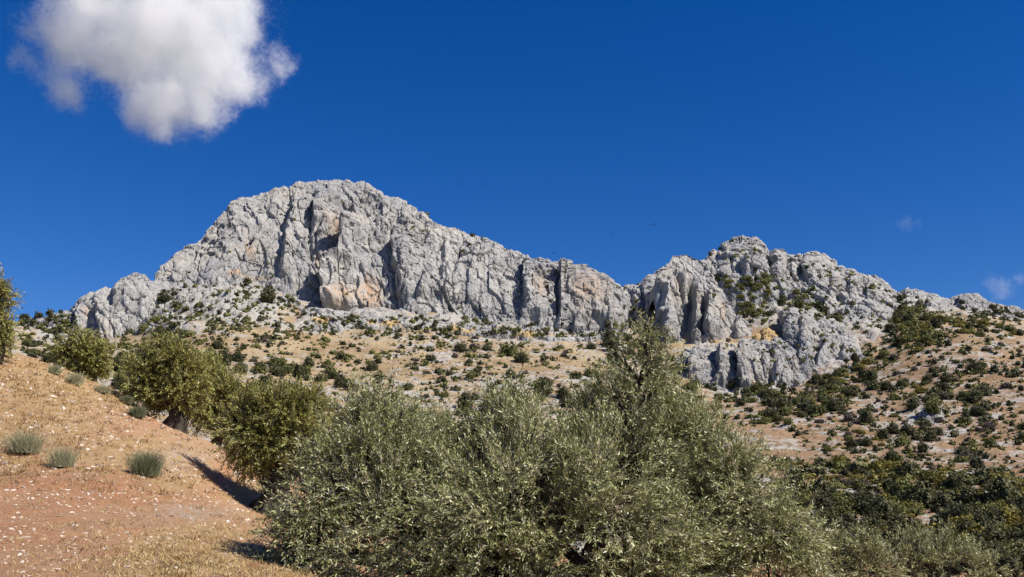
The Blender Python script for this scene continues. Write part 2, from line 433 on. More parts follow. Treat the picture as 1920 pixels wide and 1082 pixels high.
def rock_mass(name, label, top, base, step=1.3, rows=220, edges=(), ochre=(), grass=(), amp=1.0, saw=1.0, seed=0, lean=(.45, 2.2), back=60, cracks=(), fine=1.0):
    top = np.array(top, float); base = np.array(base, float)
    x0, x1 = top[0, 0], top[-1, 0]
    s = np.linspace(x0, x1, int((x1 - x0) / step))
    jag = 2.2 * fbm(np.stack([s * .09, s * 0, s * 0 + seed], -1), 4, seed + 90, .65)
    tpy = np.interp(s, top[:, 0], top[:, 1]) + jag; tY = np.interp(s, top[:, 0], top[:, 2])
    bpy_ = np.interp(s, base[:, 0], base[:, 1]); bY = np.interp(s, base[:, 0], base[:, 2])
    tpy = np.minimum(tpy, bpy_ - .5)
    t = np.concatenate([np.linspace(-.14, 0, 14, endpoint=False), np.linspace(0, 1, rows)])[:, None]
    sk = np.maximum(1.0, 22.0 / np.maximum(.14 * (bpy_ - tpy), .3))
    py = bpy_ + (tpy - bpy_) * np.where(t < 0, t * sk, t)
    tc = np.clip(t, 0, 1)
    g = lean[0] * tc + (1 - lean[0]) * tc ** lean[1]
    Y = bY + (tY - bY) * g
    px = np.broadcast_to(s, py.shape).copy()
    p = P(px, py, Y)
    nb = 16
    q = (np.arange(1, nb + 1) / nb)[:, None]
    tp = p[-1]
    hgt = np.maximum(tp[:, 2] - p[0, :, 2], 2)
    bk = np.stack(np.broadcast_arrays(tp[:, 0] * (1 + .0 * q), tp[:, 1] + back * q, tp[:, 2] - hgt * .12 * q - hgt * 1.1 * q ** 3), -1)
    # normals of the smooth face
    full = np.concatenate([p, bk], 0)
    du = np.gradient(full, axis=1); dv = np.gradient(full, axis=0)
    nrm = np.cross(du, dv); nrm /= np.linalg.norm(nrm, axis=-1)[..., None] + 1e-9
    if np.median(nrm[:rows, :, 1]) > 0: nrm = -nrm
    px = np.concatenate([px, np.broadcast_to(s, bk.shape[:2])], 0); py = np.concatenate([py, np.broadcast_to(tpy, bk.shape[:2])], 0)
    P0 = full + np.array([seed * 37.1, 0, 0])
    wp = P0 + 5 * np.stack([fbm(P0 * .035, 2, seed + 1), 0 * px, fbm(P0 * .035, 2, seed + 4)], -1)
    v_ = np.array([1, .6, .22])
    d = 4.5 * fbm(wp * .028 * v_, 2, seed + 7) + 2.0 * (ridged(wp * .05 * v_, 2, seed + 11) - .4)
    # overlapping slabs, each with its cut edge to the left
    u = (wp[..., 0] + .30 * wp[..., 2]) / 13.0 + 1.5 * fbm(wp * .022 * np.array([.6, .6, 1]), 2, seed + 14)
    am = np.clip(.55 + 1.1 * perlin(wp * .03, seed + 19), 0, 1.3)
    fr = u - np.floor(u)
    d += saw * 1.9 * am * ((1 - fr) ** 1.5 - .4) * sstep(0, .06, fr)
    u2 = (wp[..., 0] - .18 * wp[..., 2]) / 4.6 + 1.2 * fbm(wp * .07 * np.array([1, 1, .5]), 2, seed + 24)
    fr2 = u2 - np.floor(u2)
    d += saw * .45 * np.clip(.4 + perlin(wp * .08, seed + 27), 0, 1) * ((1 - fr2) - .5) * sstep(0, .1, fr2)
    f1, f2, idv = worley(wp * np.array([.24, .20, .075]), seed + 31)
    d += 2.1 * (idv - .5) * sstep(0, .10, f2 - f1) - 1.1 * (1 - sstep(0, .09, f2 - f1)) * np.clip(.45 + perlin(wp * .06, seed + 33) * 1.6, 0, 1)
    d += .25 * ridged(P0 * np.array([.42, .42, .17]), 2, seed + 43, .6)
    for sc1, dep, sd in ((.045, 3.0, 81), (.11, 1.5, 83), (.07, 1.4, 85)):
        tilt = {81: .10, 83: -.12, 85: .45}[sd]
        zz = np.stack([P0[..., 0] + tilt * P0[..., 2], P0[..., 1] * .5, P0[..., 2] * .13], -1) * sc1
        zn_ = perlin(zz + .35 * fbm(zz * 2.3, 2, seed + sd + 1)[..., None], seed + sd)
        gate = np.clip(.35 + 1.5 * perlin(P0 * .03 + 9, seed + sd + 2), 0, 1)
        d -= dep * gate * np.exp(-(zn_ / .035) ** 2)
    # pockets and overhung hollows
    hol = np.clip(perlin(wp * np.array([.075, .075, .05]), seed + 53) - .38, 0, 1)
    d -= 11 * hol
    d *= amp
    wob = 9 * fbm(np.stack([px * .03, py * .03, 0 * px + seed], -1), 3, seed + 61)
    e = edge_term(px + wob, py, edges)
    d = d + e * (1 - .75 * sstep(rows * .80, rows + 14, np.arange(full.shape[0])[:, None] / 1.0))
    for pl, D, wd in cracks:
        pl = np.array(pl, float); xe = np.interp(py, pl[:, 1], pl[:, 0])
        fade = sstep(pl[0, 1] - 6, pl[0, 1] + 8, py) * (1 - sstep(pl[-1, 1] - 8, pl[-1, 1] + 6, py))
        d -= D * fade * np.exp(-((px + wob * .6 - xe) / wd) ** 2)
    R = full.shape[0]
    r = np.arange(R)[:, None] / 1.0
    k_top = 1 - .45 * sstep(rows * .93, rows + 14, r)
    k_back = 1 - .6 * sstep(rows + 14, R - 1, r)
    ends = sstep(0, 10, px - x0) * sstep(0, 10, x1 - px)
    d = d * k_top * k_back * (.25 + .75 * ends)
    full = full + nrm * d[..., None]
    du = np.gradient(full, axis=1); dv = np.gradient(full, axis=0)
    n2 = np.cross(du, dv); n2 /= np.linalg.norm(n2, axis=-1)[..., None] + 1e-9
    n2 = np.where((n2 * nrm).sum(-1)[..., None] < 0, -n2, n2)
    f1, f2, idv = worley(full * np.array([.25, .25, .075]) + .45 * fbm(full * np.array([.2, .2, .1]), 3, seed + 70)[..., None], seed + 71)
    e2 = .8 * (idv - .5) * sstep(0, .10, f2 - f1) - .9 * (1 - sstep(0, .07, f2 - f1)) * np.clip(.3 + 1.5 * perlin(full * .05, seed + 73), 0, 1)
    e2 += .30 * np.clip(.5 + 1.2 * perlin(full * .06, seed + 80), .15, 1) * ridged(full * np.array([.6, .6, .2]), 3, seed + 75, .6) + .13 * fbm(full * 1.25, 2, seed + 78)
    full = full + n2 * (e2 * fine * .9 * k_back * (.2 + .8 * ends))[..., None]
    oc = blobs(px, py, ochre); gs = blobs(px, py, grass)
    v = full.reshape(-1, 3); f = grid_faces(*px.shape)
    add_bvh(v, f)
    return obj(name, mesh(name, v, f, dict(ochre=oc, grass=gs)), M['rock'], kind='structure', label=label)

build_fore(); build_hill()

rock_mass('dome_mountain', 'big domed grey limestone cliff with orange stained hollows',
  top=[(288,560,440),(300,512,455),(318,497,462),(350,470,470),(372,455,475),(395,430,480),(420,400,485),(445,378,490),(480,366,495),(505,361,495),(515,353,495),(545,351,498),(555,346,500),(590,341,503),(640,342,505),(680,348,505),(705,359,505),(720,371,503),(755,379,500),(790,396,497),(815,411,495),(840,426,492),(870,439,490),(900,448,487),(930,461,484),(960,473,482),(990,481,480),(1020,488,476),(1045,496,474),(1057,504,472),(1085,504,468),(1110,516,465),(1130,526,462),(1150,541,460),(1165,560,455),(1176,600,448)],
  base=[(288,575,436),(330,548,440),(400,533,448),(460,530,455),(520,552,450),(580,568,448),(620,590,444),(700,592,444),(760,582,444),(820,596,442),(900,608,440),(960,606,440),(1000,612,438),(1060,616,437),(1110,622,436),(1150,618,438),(1176,606,444)],
  rows=208, seed=1, step=1.42,
  edges=[([(642,436),(628,490),(600,520),(608,580)],16,60),([(594,366),(588,400),(580,445)],6,42),([(548,372),(541,420),(532,470),(527,515)],5,38),([(736,462),(743,520),(748,560)],9,42),([(712,388),(709,432)],4,30),([(800,432),(796,468)],4,26),([(830,442),(828,486)],4,30),([(976,496),(981,530),(978,600)],8,70),([(1048,515),(1046,550),(1042,612)],7,85),([(790,515),(785,560)],5,28),([(828,500),(824,560)],4,30),([(478,446),(458,486)],4,30),([(330,505),(325,530)],5,20),([(505,372),(500,388)],3,20),([(660,400),(640,440)],3,25)],
  cracks=[([(980,494),(984,595)],5,4),([(1046,510),(1043,605)],4,3.5),([(592,375),(578,470)],3,5),([(732,420),(735,470)],3,2.5),([(745,480),(752,560)],4,7)],
  ochre=[(692,552,32,38,1.25),(640,562,32,34,1.15),(612,470,14,40,.7),(470,468,14,24,1),(440,517,26,7,1),(655,410,15,40,.75),(628,440,16,34,.9),(595,490,12,34,.8),(560,390,20,30,.4),(1012,548,24,40,.75),(1105,560,44,44,.85),(900,510,40,50,.45),(950,520,30,40,.45),(850,560,40,30,.35),(540,450,20,40,.45),(610,410,12,40,.5),(1085,600,30,16,.7)],
  grass=[(480,520,60,8,.6),(700,600,60,8,.5)])

rock_mass('rock_apron', 'broken grey limestone apron spreading from the foot of the domed cliff',
  top=[(258,604,428),(300,562,437),(330,547,442),(400,532,450),(460,529,457),(520,550,452),(580,566,450),(620,588,446),(668,600,441)],
  base=[(258,622,414),(300,638,404),(380,650,398),(470,640,402),(520,618,410),(560,628,408),(620,622,416),(668,612,430)],
  rows=130, seed=29, amp=.95, saw=.8, lean=(.9, 1.5), back=14, edges=[([(360,580),(352,620)],5,26),([(430,560),(424,600)],4,24),([(500,560),(492,600)],4,24),([(400,590),(392,640)],4,22)],
  grass=[(545,606,26,14,1.2),(300,640,60,8,.9),(440,645,80,8,.7),(600,618,30,8,.8),(380,600,26,6,.6),(470,575,20,5,.6)], ochre=[(340,600,10,10,.4)])

rock_mass('scree_band', 'pale broken rock along the foot of the long cliff',
  top=[(650,600,441),(700,590,445),(760,580,445),(820,594,443),(900,606,441),(960,604,441),(1000,610,439),(1060,614,438),(1110,620,437),(1160,622,437)],
  base=[(650,610,430),(700,618,418),(760,612,420),(820,620,420),(900,630,416),(960,626,420),(1000,632,418),(1060,636,418),(1110,634,424),(1160,630,430)],
  rows=50, seed=33, amp=.55, saw=.6, lean=(1, 1), back=10, grass=[(720,612,40,6,.9),(860,625,50,6,.8),(1000,630,60,6,.8),(940,618,20,5,.6)])

rock_mass('low_crag', 'low grey limestone crag at the left foot of the domed mountain',
  top=[(10,610,432),(30,604,432),(60,596,434),(100,588,436),(128,581,438),(142,572,438),(152,560,438),(185,547,438),(214,546,438),(224,531,438),(240,522,438),(258,516,438),(275,530,438),(292,528,440),(312,545,442),(330,570,440)],
  base=[(10,626,420),(30,630,418),(100,646,414),(190,648,412),(250,622,416),(300,596,424),(330,586,428)],
  rows=110, seed=3, amp=.8, edges=[([(184,578),(180,600),(190,640)],6,30),([(222,536),(219,570)],5,26),([(150,575),(146,600)],3,20),([(262,560),(258,600)],3,24)],
  ochre=[(165,590,14,22,.8),(210,612,18,12,.6),(240,575,16,22,.35),(60,610,10,8,.6)])

rock_mass('gorge_wall', 'shaded grey rock wall at the head of the gorge',
  top=[(1148,560,505),(1165,541,510),(1182,539,512),(1192,538,512),(1205,530,512),(1215,518,512),(1232,512,512),(1250,500,512),(1290,500,515)],
  base=[(1148,590,470),(1180,600,465),(1220,620,462),(1250,640,460),(1290,640,460)],
  rows=110, seed=5, edges=[([(1172,548),(1168,585)],6,20),([(1192,545),(1185,600)],6,24),([(1216,525),(1208,600)],7,24)])

rock_mass('right_peak', 'pointed grey limestone peak rising behind the rock pillars',
  top=[(1300,520,470),(1318,490,480),(1340,470,486),(1365,455,490),(1392,446,492),(1415,450,492),(1430,465,492),(1444,476,490),(1452,468,488),(1468,470,486),(1474,482,486),(1500,485,486),(1512,480,484),(1545,480,482),(1560,492,480),(1566,508,478),(1582,506,478),(1600,510,476),(1640,515,474),(1665,532,470),(1680,548,466),(1694,560,460),(1704,580,450)],
  base=[(1300,620,440),(1360,590,440),(1420,560,448),(1470,545,455),(1520,575,448),(1560,600,440),(1620,640,425),(1660,640,425),(1704,600,438)],
  rows=150, seed=8, edges=[([(1446,470),(1446,520)],6,22),([(1400,490),(1392,525)],5,30),([(1508,486),(1512,520)],4,22),([(1628,530),(1622,560)],6,22),([(1560,500),(1556,560)],3,22),([(1480,484),(1478,520)],4,20),([(1595,520),(1590,560)],4,24)],
  ochre=[(1566,535,9,20,.7),(1530,520,14,20,.4),(1650,560,14,20,.5),(1390,480,20,30,.3)])

rock_mass('ridge_outcrop', 'grey rock ridge running down to the right edge of the hill',
  top=[(1690,556,470),(1702,541,472),(1740,551,472),(1765,560,472),(1782,562,470),(1798,558,470),(1812,553,470),(1832,554,468),(1850,565,466),(1885,575,462),(1920,582,458),(1990,600,450)],
  base=[(1690,585,446),(1740,590,446),(1800,596,444),(1860,604,440),(1920,612,436),(1990,622,430)],
  rows=60, seed=12, amp=.6, edges=[([(1800,560),(1796,590)],4,22),([(1740,552),(1738,580)],3,22)])

rock_mass('diagonal_slab', 'long tilted grey limestone slab sloping down right of the pillars',
  top=[(1470,612,428),(1480,585,432),(1492,572,436),(1515,576,438),(1540,588,436),(1570,606,430),(1600,620,424),(1625,638,416),(1650,662,404)],
  base=[(1470,640,412),(1500,678,388),(1530,694,382),(1560,698,380),(1600,700,380),(1650,690,388)],
  rows=110, seed=15, amp=.8, edges=[([(1466,570),(1458,610)],8,30),([(1538,640),(1533,672)],5,22),([(1575,655),(1570,686)],4,20),([(1505,590),(1500,640)],3,24)],
  ochre=[(1520,590,16,20,.35)])

rock_mass('rock_pillars', 'tall grey and ochre limestone pillars beside the gorge',
  top=[(1224,560,444),(1230,512,446),(1238,502,448),(1256,498,452),(1262,478,458),(1290,475,462),(1312,484,462),(1324,496,460),(1340,515,456),(1352,540,452),(1368,562,446),(1382,588,440),(1396,596,436),(1408,612,432),(1416,632,426)],
  base=[(1224,650,428),(1245,658,426),(1280,660,426),(1320,652,426),(1360,646,426),(1416,640,426)],
  rows=190, seed=18, amp=.75, saw=.6, lean=(.75, 2.0),
  edges=[([(1236,520),(1238,560),(1240,650)],10,60),([(1272,505),(1278,560),(1275,600)],5,26),([(1304,540),(1300,570),(1296,650)],10,30),([(1328,555),(1320,570),(1322,640)],9,40),([(1383,590),(1379,640)],5,16)],
  cracks=[([(1268,510),(1280,560),(1276,640)],3,5),([(1298,530),(1290,580),(1288,650)],5,8),([(1322,560),(1317,640)],3,5)],
  ochre=[(1350,598,10,24,1.1),(1310,585,18,50,.6),(1262,560,22,70,.45),(1370,600,16,24,.45),(1290,530,14,30,.5)])

rock_mass('lower_crag', 'squat grey limestone crag with a straw coloured ledge on top',
  top=[(1262,690,402),(1274,668,406),(1290,655,408),(1310,648,410),(1340,642,412),(1380,640,414),(1410,628,418),(1435,616,422),(1455,618,422),(1475,632,418),(1495,648,412),(1508,668,404),(1524,700,394)],
  base=[(1262,705,386),(1290,718,380),(1340,728,374),(1400,742,370),(1450,736,370),(1490,720,374),(1524,708,382)],
  rows=120, seed=22, amp=.85, lean=(.30, 3.5),
  edges=[([(1298,662),(1294,710)],5,24),([(1346,655),(1340,715)],7,28),([(1392,650),(1386,730)],9,40),([(1455,650),(1448,720)],4,34),([(1506,668),(1503,700)],6,18)],
  ochre=[(1490,690,14,26,.8),(1415,722,14,9,1),(1440,680,16,24,.3)],
  grass=[(1440,622,48,11,1.3),(1360,643,40,6,1.0)])

rock_mass('hill_outcrop', 'small pale grey outcrop among oaks on the reddish hillside',
  top=[(1690,790,268),(1710,780,270),(1726,784,270),(1738,764,271),(1752,758,272),(1764,768,272),(1772,782,272),(1800,788,272),(1830,784,272),(1852,800,268)],
  base=[(1690,800,262),(1720,806,260),(1760,806,260),(1800,804,260),(1852,808,262)], rows=34, seed=26, amp=.35, saw=.5, back=14)

# ------------------------------------------------------------------ ray helper
eye = Vector(EYE)
def cast(px, py, which=None):
    A, E = ab(px, py); d = Vector((float(A), 1.0, float(E))).normalized()
    best = None
    for i, b in enumerate(bvhs):
        if which is not None and i not in which: continue
        h = b.ray_cast(eye, d, 5000)
        if h[0] is not None and (best is None or h[3] < best[2]):
            best = (h[0], h[1], h[3], i)
    return best

def ground_z(x, y):
    best = None
    for b in (bvhs[0], bvhs[1]):
        h = b.ray_cast(Vector((x, y, 500)), Vector((0, 0, -1)), 2000)
        if h[0] is not None: best = h[0].z if best is None else max(best, h[0].z)
    return best if best is not None else 0.0

# ------------------------------------------------------------------ leaves, shrubs, trees
def rdir(g, n):
    d = g.normal(size=(n, 3)); return d / np.linalg.norm(d, axis=1)[:, None]

def leaf_quads(pos, ax, nr, L, W):
    """diamond leaves: centre pos, long axis ax, normal nr"""
    ax = ax / (np.linalg.norm(ax, axis=1)[:, None] + 1e-9)
    sd = np.cross(nr, ax); sd /= np.linalg.norm(sd, axis=1)[:, None] + 1e-9
    L = np.broadcast_to(np.asarray(L, float), (len(pos),))[:, None]; W = np.broadcast_to(np.asarray(W, float), (len(pos),))[:, None]
    v = np.stack([pos - ax * L * .5, pos + sd * W * .5 - ax * L * .05, pos + ax * L * .5, pos - sd * W * .5 - ax * L * .05], 1).reshape(-1, 3)
    return v, np.arange(len(pos) * 4).reshape(-1, 4)

def bush_arrays(seed, nleaf, hgt=.9, size=.16, rough=.35, core=True, freq=1.7, low=-.15, cn=(10, 6)):
    """one lumpy crown of leaf clumps about 2 wide, its foot at z = 0"""
    g = np.random.default_rng(seed)
    off = g.random(3) * 50
    def R(d): return np.clip(.82 * (1 + rough * 1.5 * perlin(d * freq + off, seed) + rough * .9 * perlin(d * freq * 2.6 + off, seed + 1)), .3, 1.3)
    d = rdir(g, nleaf * 2); d = d[d[:, 2] > low - .5][:nleaf]
    r = R(d) * (1 - .28 * g.random(len(d)) ** 2 + .10 * (g.random(len(d)) < .15))
    sq = np.array([1, 1, hgt])
    pos = d * r[:, None] * sq; pos[:, 2] = np.maximum(pos[:, 2] + hgt * .62, .03)
    nr = d * .8 + rdir(g, len(d)) * .8 + np.array([0, 0, .25]); ax = np.cross(nr, rdir(g, len(d)))
    s = size * (.6 + .8 * g.random(len(d)))
    v, f = leaf_quads(pos, ax, nr, s * 1.25, s)
    tint = np.clip(.35 + .5 * perlin(pos * 2.2 + off, seed + 3) + .28 * g.normal(size=len(d)), 0, 1)
    if core:
        nu, nv = cn
        u = np.arange(nu) / nu * 2 * math.pi; w_ = np.linspace(-.95, 1.45, nv)
        dd = np.stack([np.cos(w_)[:, None] * np.cos(u), np.cos(w_)[:, None] * np.sin(u), np.sin(w_)[:, None] * np.ones(nu)], -1)
        c = dd * (R(dd.reshape(-1, 3)).reshape(nv, nu) * .78)[..., None] * sq; c[..., 2] = np.maximum(c[..., 2] + hgt * .62, -.05)
        i = np.arange(nv - 1)[:, None] * nu; j = np.arange(nu)[None]
        q = np.stack(np.broadcast_arrays(i + j, i + (j + 1) % nu, i + nu + (j + 1) % nu, i + nu + j), -1).reshape(-1, 4)
        f = np.concatenate([f, q + len(v)]); v = np.concatenate([v, c.reshape(-1, 3)]); tint = np.concatenate([tint, np.full(len(q), .1)])
    return v, f, tint

KIND = {  # kind -> (material, height range)
 'oak': ('oak', .95), 'scrub': ('scrub', .72), 'yellow': ('yellow', .62), 'grey': ('grey', .75)}
HI, LO = {}, {}
for ki, (kn, (mt, hg)) in enumerate(KIND.items()):
    HI[kn] = []; LO[kn] = []
    for k in range(5):
        v, f, t = bush_arrays(100 * ki + k, 1150, hg * (.85 + .1 * k), .115, .58)
        me = mesh(kn + '_crown', v, f, face_attrs={'tint': t}); me.materials.append(M[mt]); HI[kn].append(me)
        LO[kn].append([bush_arrays(100 * ki + 50 + k, n_, hg * (.8 + .1 * k), sz_, .58, cn=c_) for n_, sz_, c_ in ((64, .38, (8, 4)), (19, .62, (5, 4)), (8, .85, (4, 3)))])

def inpoly(x, y, poly):
    c = False; n = len(poly)
    for i in range(n):
        x1, y1 = poly[i]; x2, y2 = poly[i - 1]
        if (y1 > y) != (y2 > y) and x < (x2 - x1) * (y - y1) / (y2 - y1) + x1: c = not c
    return c

# zones: where it grows, polygon in the photo, number, width range in photo pixels, kinds, how clumped
ZONES = [
 ('the tan slope below the domed cliff', [(200,665),(430,640),(620,600),(900,612),(1170,628),(1250,720),(1290,760),(1290,850),(560,850),(560,760),(430,700),(210,720)], 1900, (4, 17), dict(oak=.28, scrub=.58, grey=.14), .45),
 ('the tan slope below the domed cliff', [(200,690),(560,670),(1180,640),(1280,740),(1290,850),(560,850),(480,730),(210,720)], 125, (20, 40), dict(oak=.6, scrub=.4), .35),
 ('the rocky apron under the domed cliff', [(285,600),(300,545),(480,525),(620,590),(1170,610),(1170,635),(600,625),(420,650),(300,640)], 760, (3, 16), dict(oak=.3, scrub=.55, grey=.1), .6),
 ('the foot of the low crag', [(40,655),(100,640),(200,640),(290,600),(420,650),(420,690),(210,690),(60,690)], 130, (10, 30), dict(oak=.5, scrub=.5), .3),
 ('the face of the domed cliff', [(330,540),(420,420),(600,360),(720,390),(900,460),(1040,505),(1150,560),(1140,600),(900,600),(620,570)], 90, (3, 11), dict(scrub=.8, oak=.2), .6),
 ('the rocky hollow below the pointed peak', [(1340,520),(1420,515),(1520,555),(1600,600),(1580,610),(1470,570),(1440,610),(1400,615),(1365,560)], 95, (8, 26), dict(scrub=.65, oak=.25, yellow=.1), .3),
 ('the face of the pointed peak', [(1330,500),(1400,455),(1540,490),(1660,540),(1690,580),(1640,640),(1560,600),(1480,530)], 150, (4, 14), dict(scrub=.7, oak=.3), .5),
 ('the tilted slab', [(1450,590),(1500,580),(1640,650),(1620,690),(1520,680)], 60, (4, 14), dict(scrub=.8, oak=.2), .5),
 ('the lower crag', [(1270,690),(1340,645),(1450,625),(1510,670),(1500,720),(1400,730),(1290,710)], 70, (4, 13), dict(scrub=.75, grey=.25), .4),
 ('the gorge mouth', [(1130,630),(1175,560),(1200,560),(1235,650),(1290,690),(1270,720),(1180,680)], 110, (8, 24), dict(oak=.3, scrub=.6, grey=.1), .2),
 ('the foot of the lower crag', [(1240,700),(1400,735),(1520,700),(1560,740),(1540,800),(1290,800)], 150, (10, 30), dict(oak=.55, scrub=.45), .3),
 ('the rocky skyline', [(1690,548),(1760,560),(1920,585),(1920,615),(1780,605),(1680,600)], 95, (6, 20), dict(oak=.55, scrub=.45), .5),
 ('the wooded belt right of the slab', [(1690,580),(1780,600),(1920,610),(1920,640),(1790,628),(1660,690),(1580,770),(1420,800),(1540,710),(1640,650)], 400, (9, 27), dict(oak=.26, scrub=.44, yellow=.3), .3),
 ('the reddish slope on the right', [(1480,800),(1580,740),(1660,690),(1790,630),(1930,640),(1930,900),(1700,890),(1500,860)], 850, (4, 18), dict(oak=.4, scrub=.4, grey=.1, yellow=.1), .35),
 ('the reddish slope on the right', [(1480,800),(1640,720),(1930,690),(1930,900),(1700,900),(1480,880)], 85, (20, 38), dict(oak=.5, scrub=.35, grey=.1, yellow=.05), .25),
 ('the dense scrub in the valley', [(1440,860),(1700,880),(1930,890),(1930,960),(1500,960)], 330, (18, 40), dict(oak=.2, scrub=.24, yellow=.5, grey=.06), .1),
 ('the dense scrub in the valley', [(1450,930),(1950,930),(1950,1110),(1520,1090)], 190, (30, 68), dict(oak=.62, scrub=.2, yellow=.18), .1),
 ('the tan slope below the domed cliff', [(200,665),(430,640),(620,610),(900,620),(1170,630),(1290,760),(560,800),(430,700),(210,720)], 700, (2, 5), dict(scrub=.4, grey=.6), .3),
 ('behind', [(560,820),(1300,800),(1480,860),(1530,1050),(1000,1060),(600,960)], 170, (16, 44), dict(oak=.5, scrub=.35, yellow=.15), .25),
 ('the low ridge at the left', [(30,588),(135,588),(140,640),(40,655)], 70, (7, 22), dict(oak=.6, scrub=.4), .2),
 ('the scrub behind the olives', [(40,660),(230,690),(560,730),(600,800),(600,860),(430,800),(230,740),(100,690)], 90, (14, 36), dict(oak=.6, scrub=.4), .2),
]
SKYLINE = [(44,591,22),(70,590,20),(92,592,16),(112,588,12),(800,401,10),(868,440,6),(886,443,16),(905,446,8),(950,469,7),(1158,540,9),(1172,541,8),(1198,530,9),(1214,520,6),(1350,462,10),(1333,480,12),(1372,454,12),(1402,449,8),(1418,452,7),(1600,512,8),(1340,556,10),(500,566,40),(310,565,28),(330,575,22),(640,378,8)]
spots = []
g = np.random.default_rng(11)
for zn, poly, cnt, (lo, hi), kinds, clump in ZONES:
    xs = [a for a, _ in poly]; ys = [b for _, b in poly]
    names = list(kinds); pr = np.array([kinds[k] for k in names]); pr = pr / pr.sum()
    k = 0; tries = 0
    while k < cnt and tries < cnt * 12:
        tries += 1
        x = g.uniform(min(xs), max(xs)); y = g.uniform(min(ys), max(ys))
        if not inpoly(x, y, poly): continue
        nz = float(perlin(np.array([[x * .022, y * .035, 3.3 + len(poly)]]), 5)[0])
        if g.random() < clump and nz < .02: continue
        wpx = lo + (hi - lo) * g.random() ** 1.9
        h = cast(x, y)
        if h is None or (h[3] == 0 and h[0].y < 60): continue
        if h[1].z < .25 and g.random() < .8: continue
        kn = names[int(g.choice(len(names), p=pr))]
        spots.append((zn, kn, x, y, wpx, h)); k += 1
        if wpx > 7 and g.random() < .5:
            for _ in range(int(g.integers(1, 4))):
                x2, y2 = x + g.normal() * wpx * .8, y + g.normal() * wpx * .3
                h2 = cast(x2, y2)
                if h2 is not None and h2[3] != 0 and abs(h2[0].y - h[0].y) < 12: spots.append((zn, kn if g.random() < .6 else names[int(g.choice(len(names), p=pr))], x2, y2, max(3, wpx * g.uniform(.3, .7)), h2))
for x, y, wpx in SKYLINE:
    for dy in range(0, 30, 2):
        h = cast(x, y + dy)
        if h is not None: break
    if h is not None: spots.append(('the skyline', 'oak' if wpx > 10 else 'scrub', x, y, wpx, h))

for x, y, wpx, kn in ((1880,1005,66,'oak'),(1905,1035,70,'scrub'),(1868,1040,60,'oak'),(1835,1000,50,'yellow'),(1895,1065,70,'oak'),(1925,1010,60,'oak'),(1850,1070,50,'scrub'),(1780,990,46,'yellow'),(1640,985,52,'oak')):
    h = cast(x, y + wpx * .3)
    if h is not None: spots.append(('the dense scrub in the valley', kn, x, y, wpx, h))
PHR = {'oak': ('evergreen_oak', 'dark evergreen oak', 'oak tree'), 'scrub': ('green_shrub', 'mid green shrub', 'shrub'),
       'yellow': ('yellow_green_shrub', 'yellow green shrub', 'shrub'), 'grey': ('bare_shrub', 'greyish leafless shrub', 'shrub')}
spots.sort(key=lambda s_: -s_[4] * (.55 if 'dense scrub' in s_[0] else 1))
nind = {k: 0 for k in KIND}; LIM = dict(oak=290, scrub=200, yellow=110, grey=40)
rest = {k: Join() for k in KIND}
trunk_v, trunk_f = tube([(0, 0, -.4), (.03, 0, .2), (-.02, .02, .6)], [.10, .075, .05], 6)
trunk_me = mesh('oak_trunk', trunk_v, trunk_f, smooth=True); trunk_me.materials.append(M['bark'])
placed = []
for zn, kn, x, y, wpx, h in spots:
    p, nrm, dist, wi = h
    s = wpx / F * p.y / 1.06 * .5
    rz = g.random() * 6.283; var = int(g.integers(5)); hz = .8 + .45 * g.random()
    if nind[kn] < LIM[kn] and wpx > 11 and zn != 'behind':
        nind[kn] += 1
        nm, ph, cat = PHR[kn]
        if kn == 'oak' and wpx > 34:
            o = obj(nm, None); cr = obj('crown', HI[kn][var], parent=o); tk = obj('trunk', trunk_me, parent=o)
        else:
            o = obj(nm, HI[kn][var])
        o.location = (p.x, p.y + s * .3, p.z - s * .12); o.scale = (s * (.9 + .3 * g.random()), s, s * hz); o.rotation_euler = (0, 0, rz)
        placed.append((o, zn, kn, x, y, wpx))
    else:
        v, f, t = LO[kn][var][0 if wpx > 14 else 1 if wpx > 7 else 2]; t = np.clip(t + g.normal() * .16, 0, 1)
        c_, s_ = math.cos(rz), math.sin(rz)
        q = np.stack([(v[:, 0] * c_ - v[:, 1] * s_) * s + p.x, (v[:, 0] * s_ + v[:, 1] * c_) * s + p.y + s * .3, v[:, 2] * s * hz + p.z - s * .15], -1)
        rest[kn].add(q, f, t)
for kn, J in rest.items():
    if J.n:
        obj({'oak': 'small_oak_scrub', 'scrub': 'low_green_scrub', 'yellow': 'low_yellow_scrub', 'grey': 'low_bare_scrub'}[kn], J.mesh('scrub_' + kn, attr='tint'), M[KIND[kn][0]], kind='stuff',
            label={'oak': 'countless small dark evergreen bushes dotted over hills and cliffs', 'scrub': 'countless low green bushes dotted over hills and cliff ledges', 'yellow': 'low yellow green undergrowth between larger bushes', 'grey': 'low leafless twiggy bushes dotted over the hills'}[kn], cat='scrub')
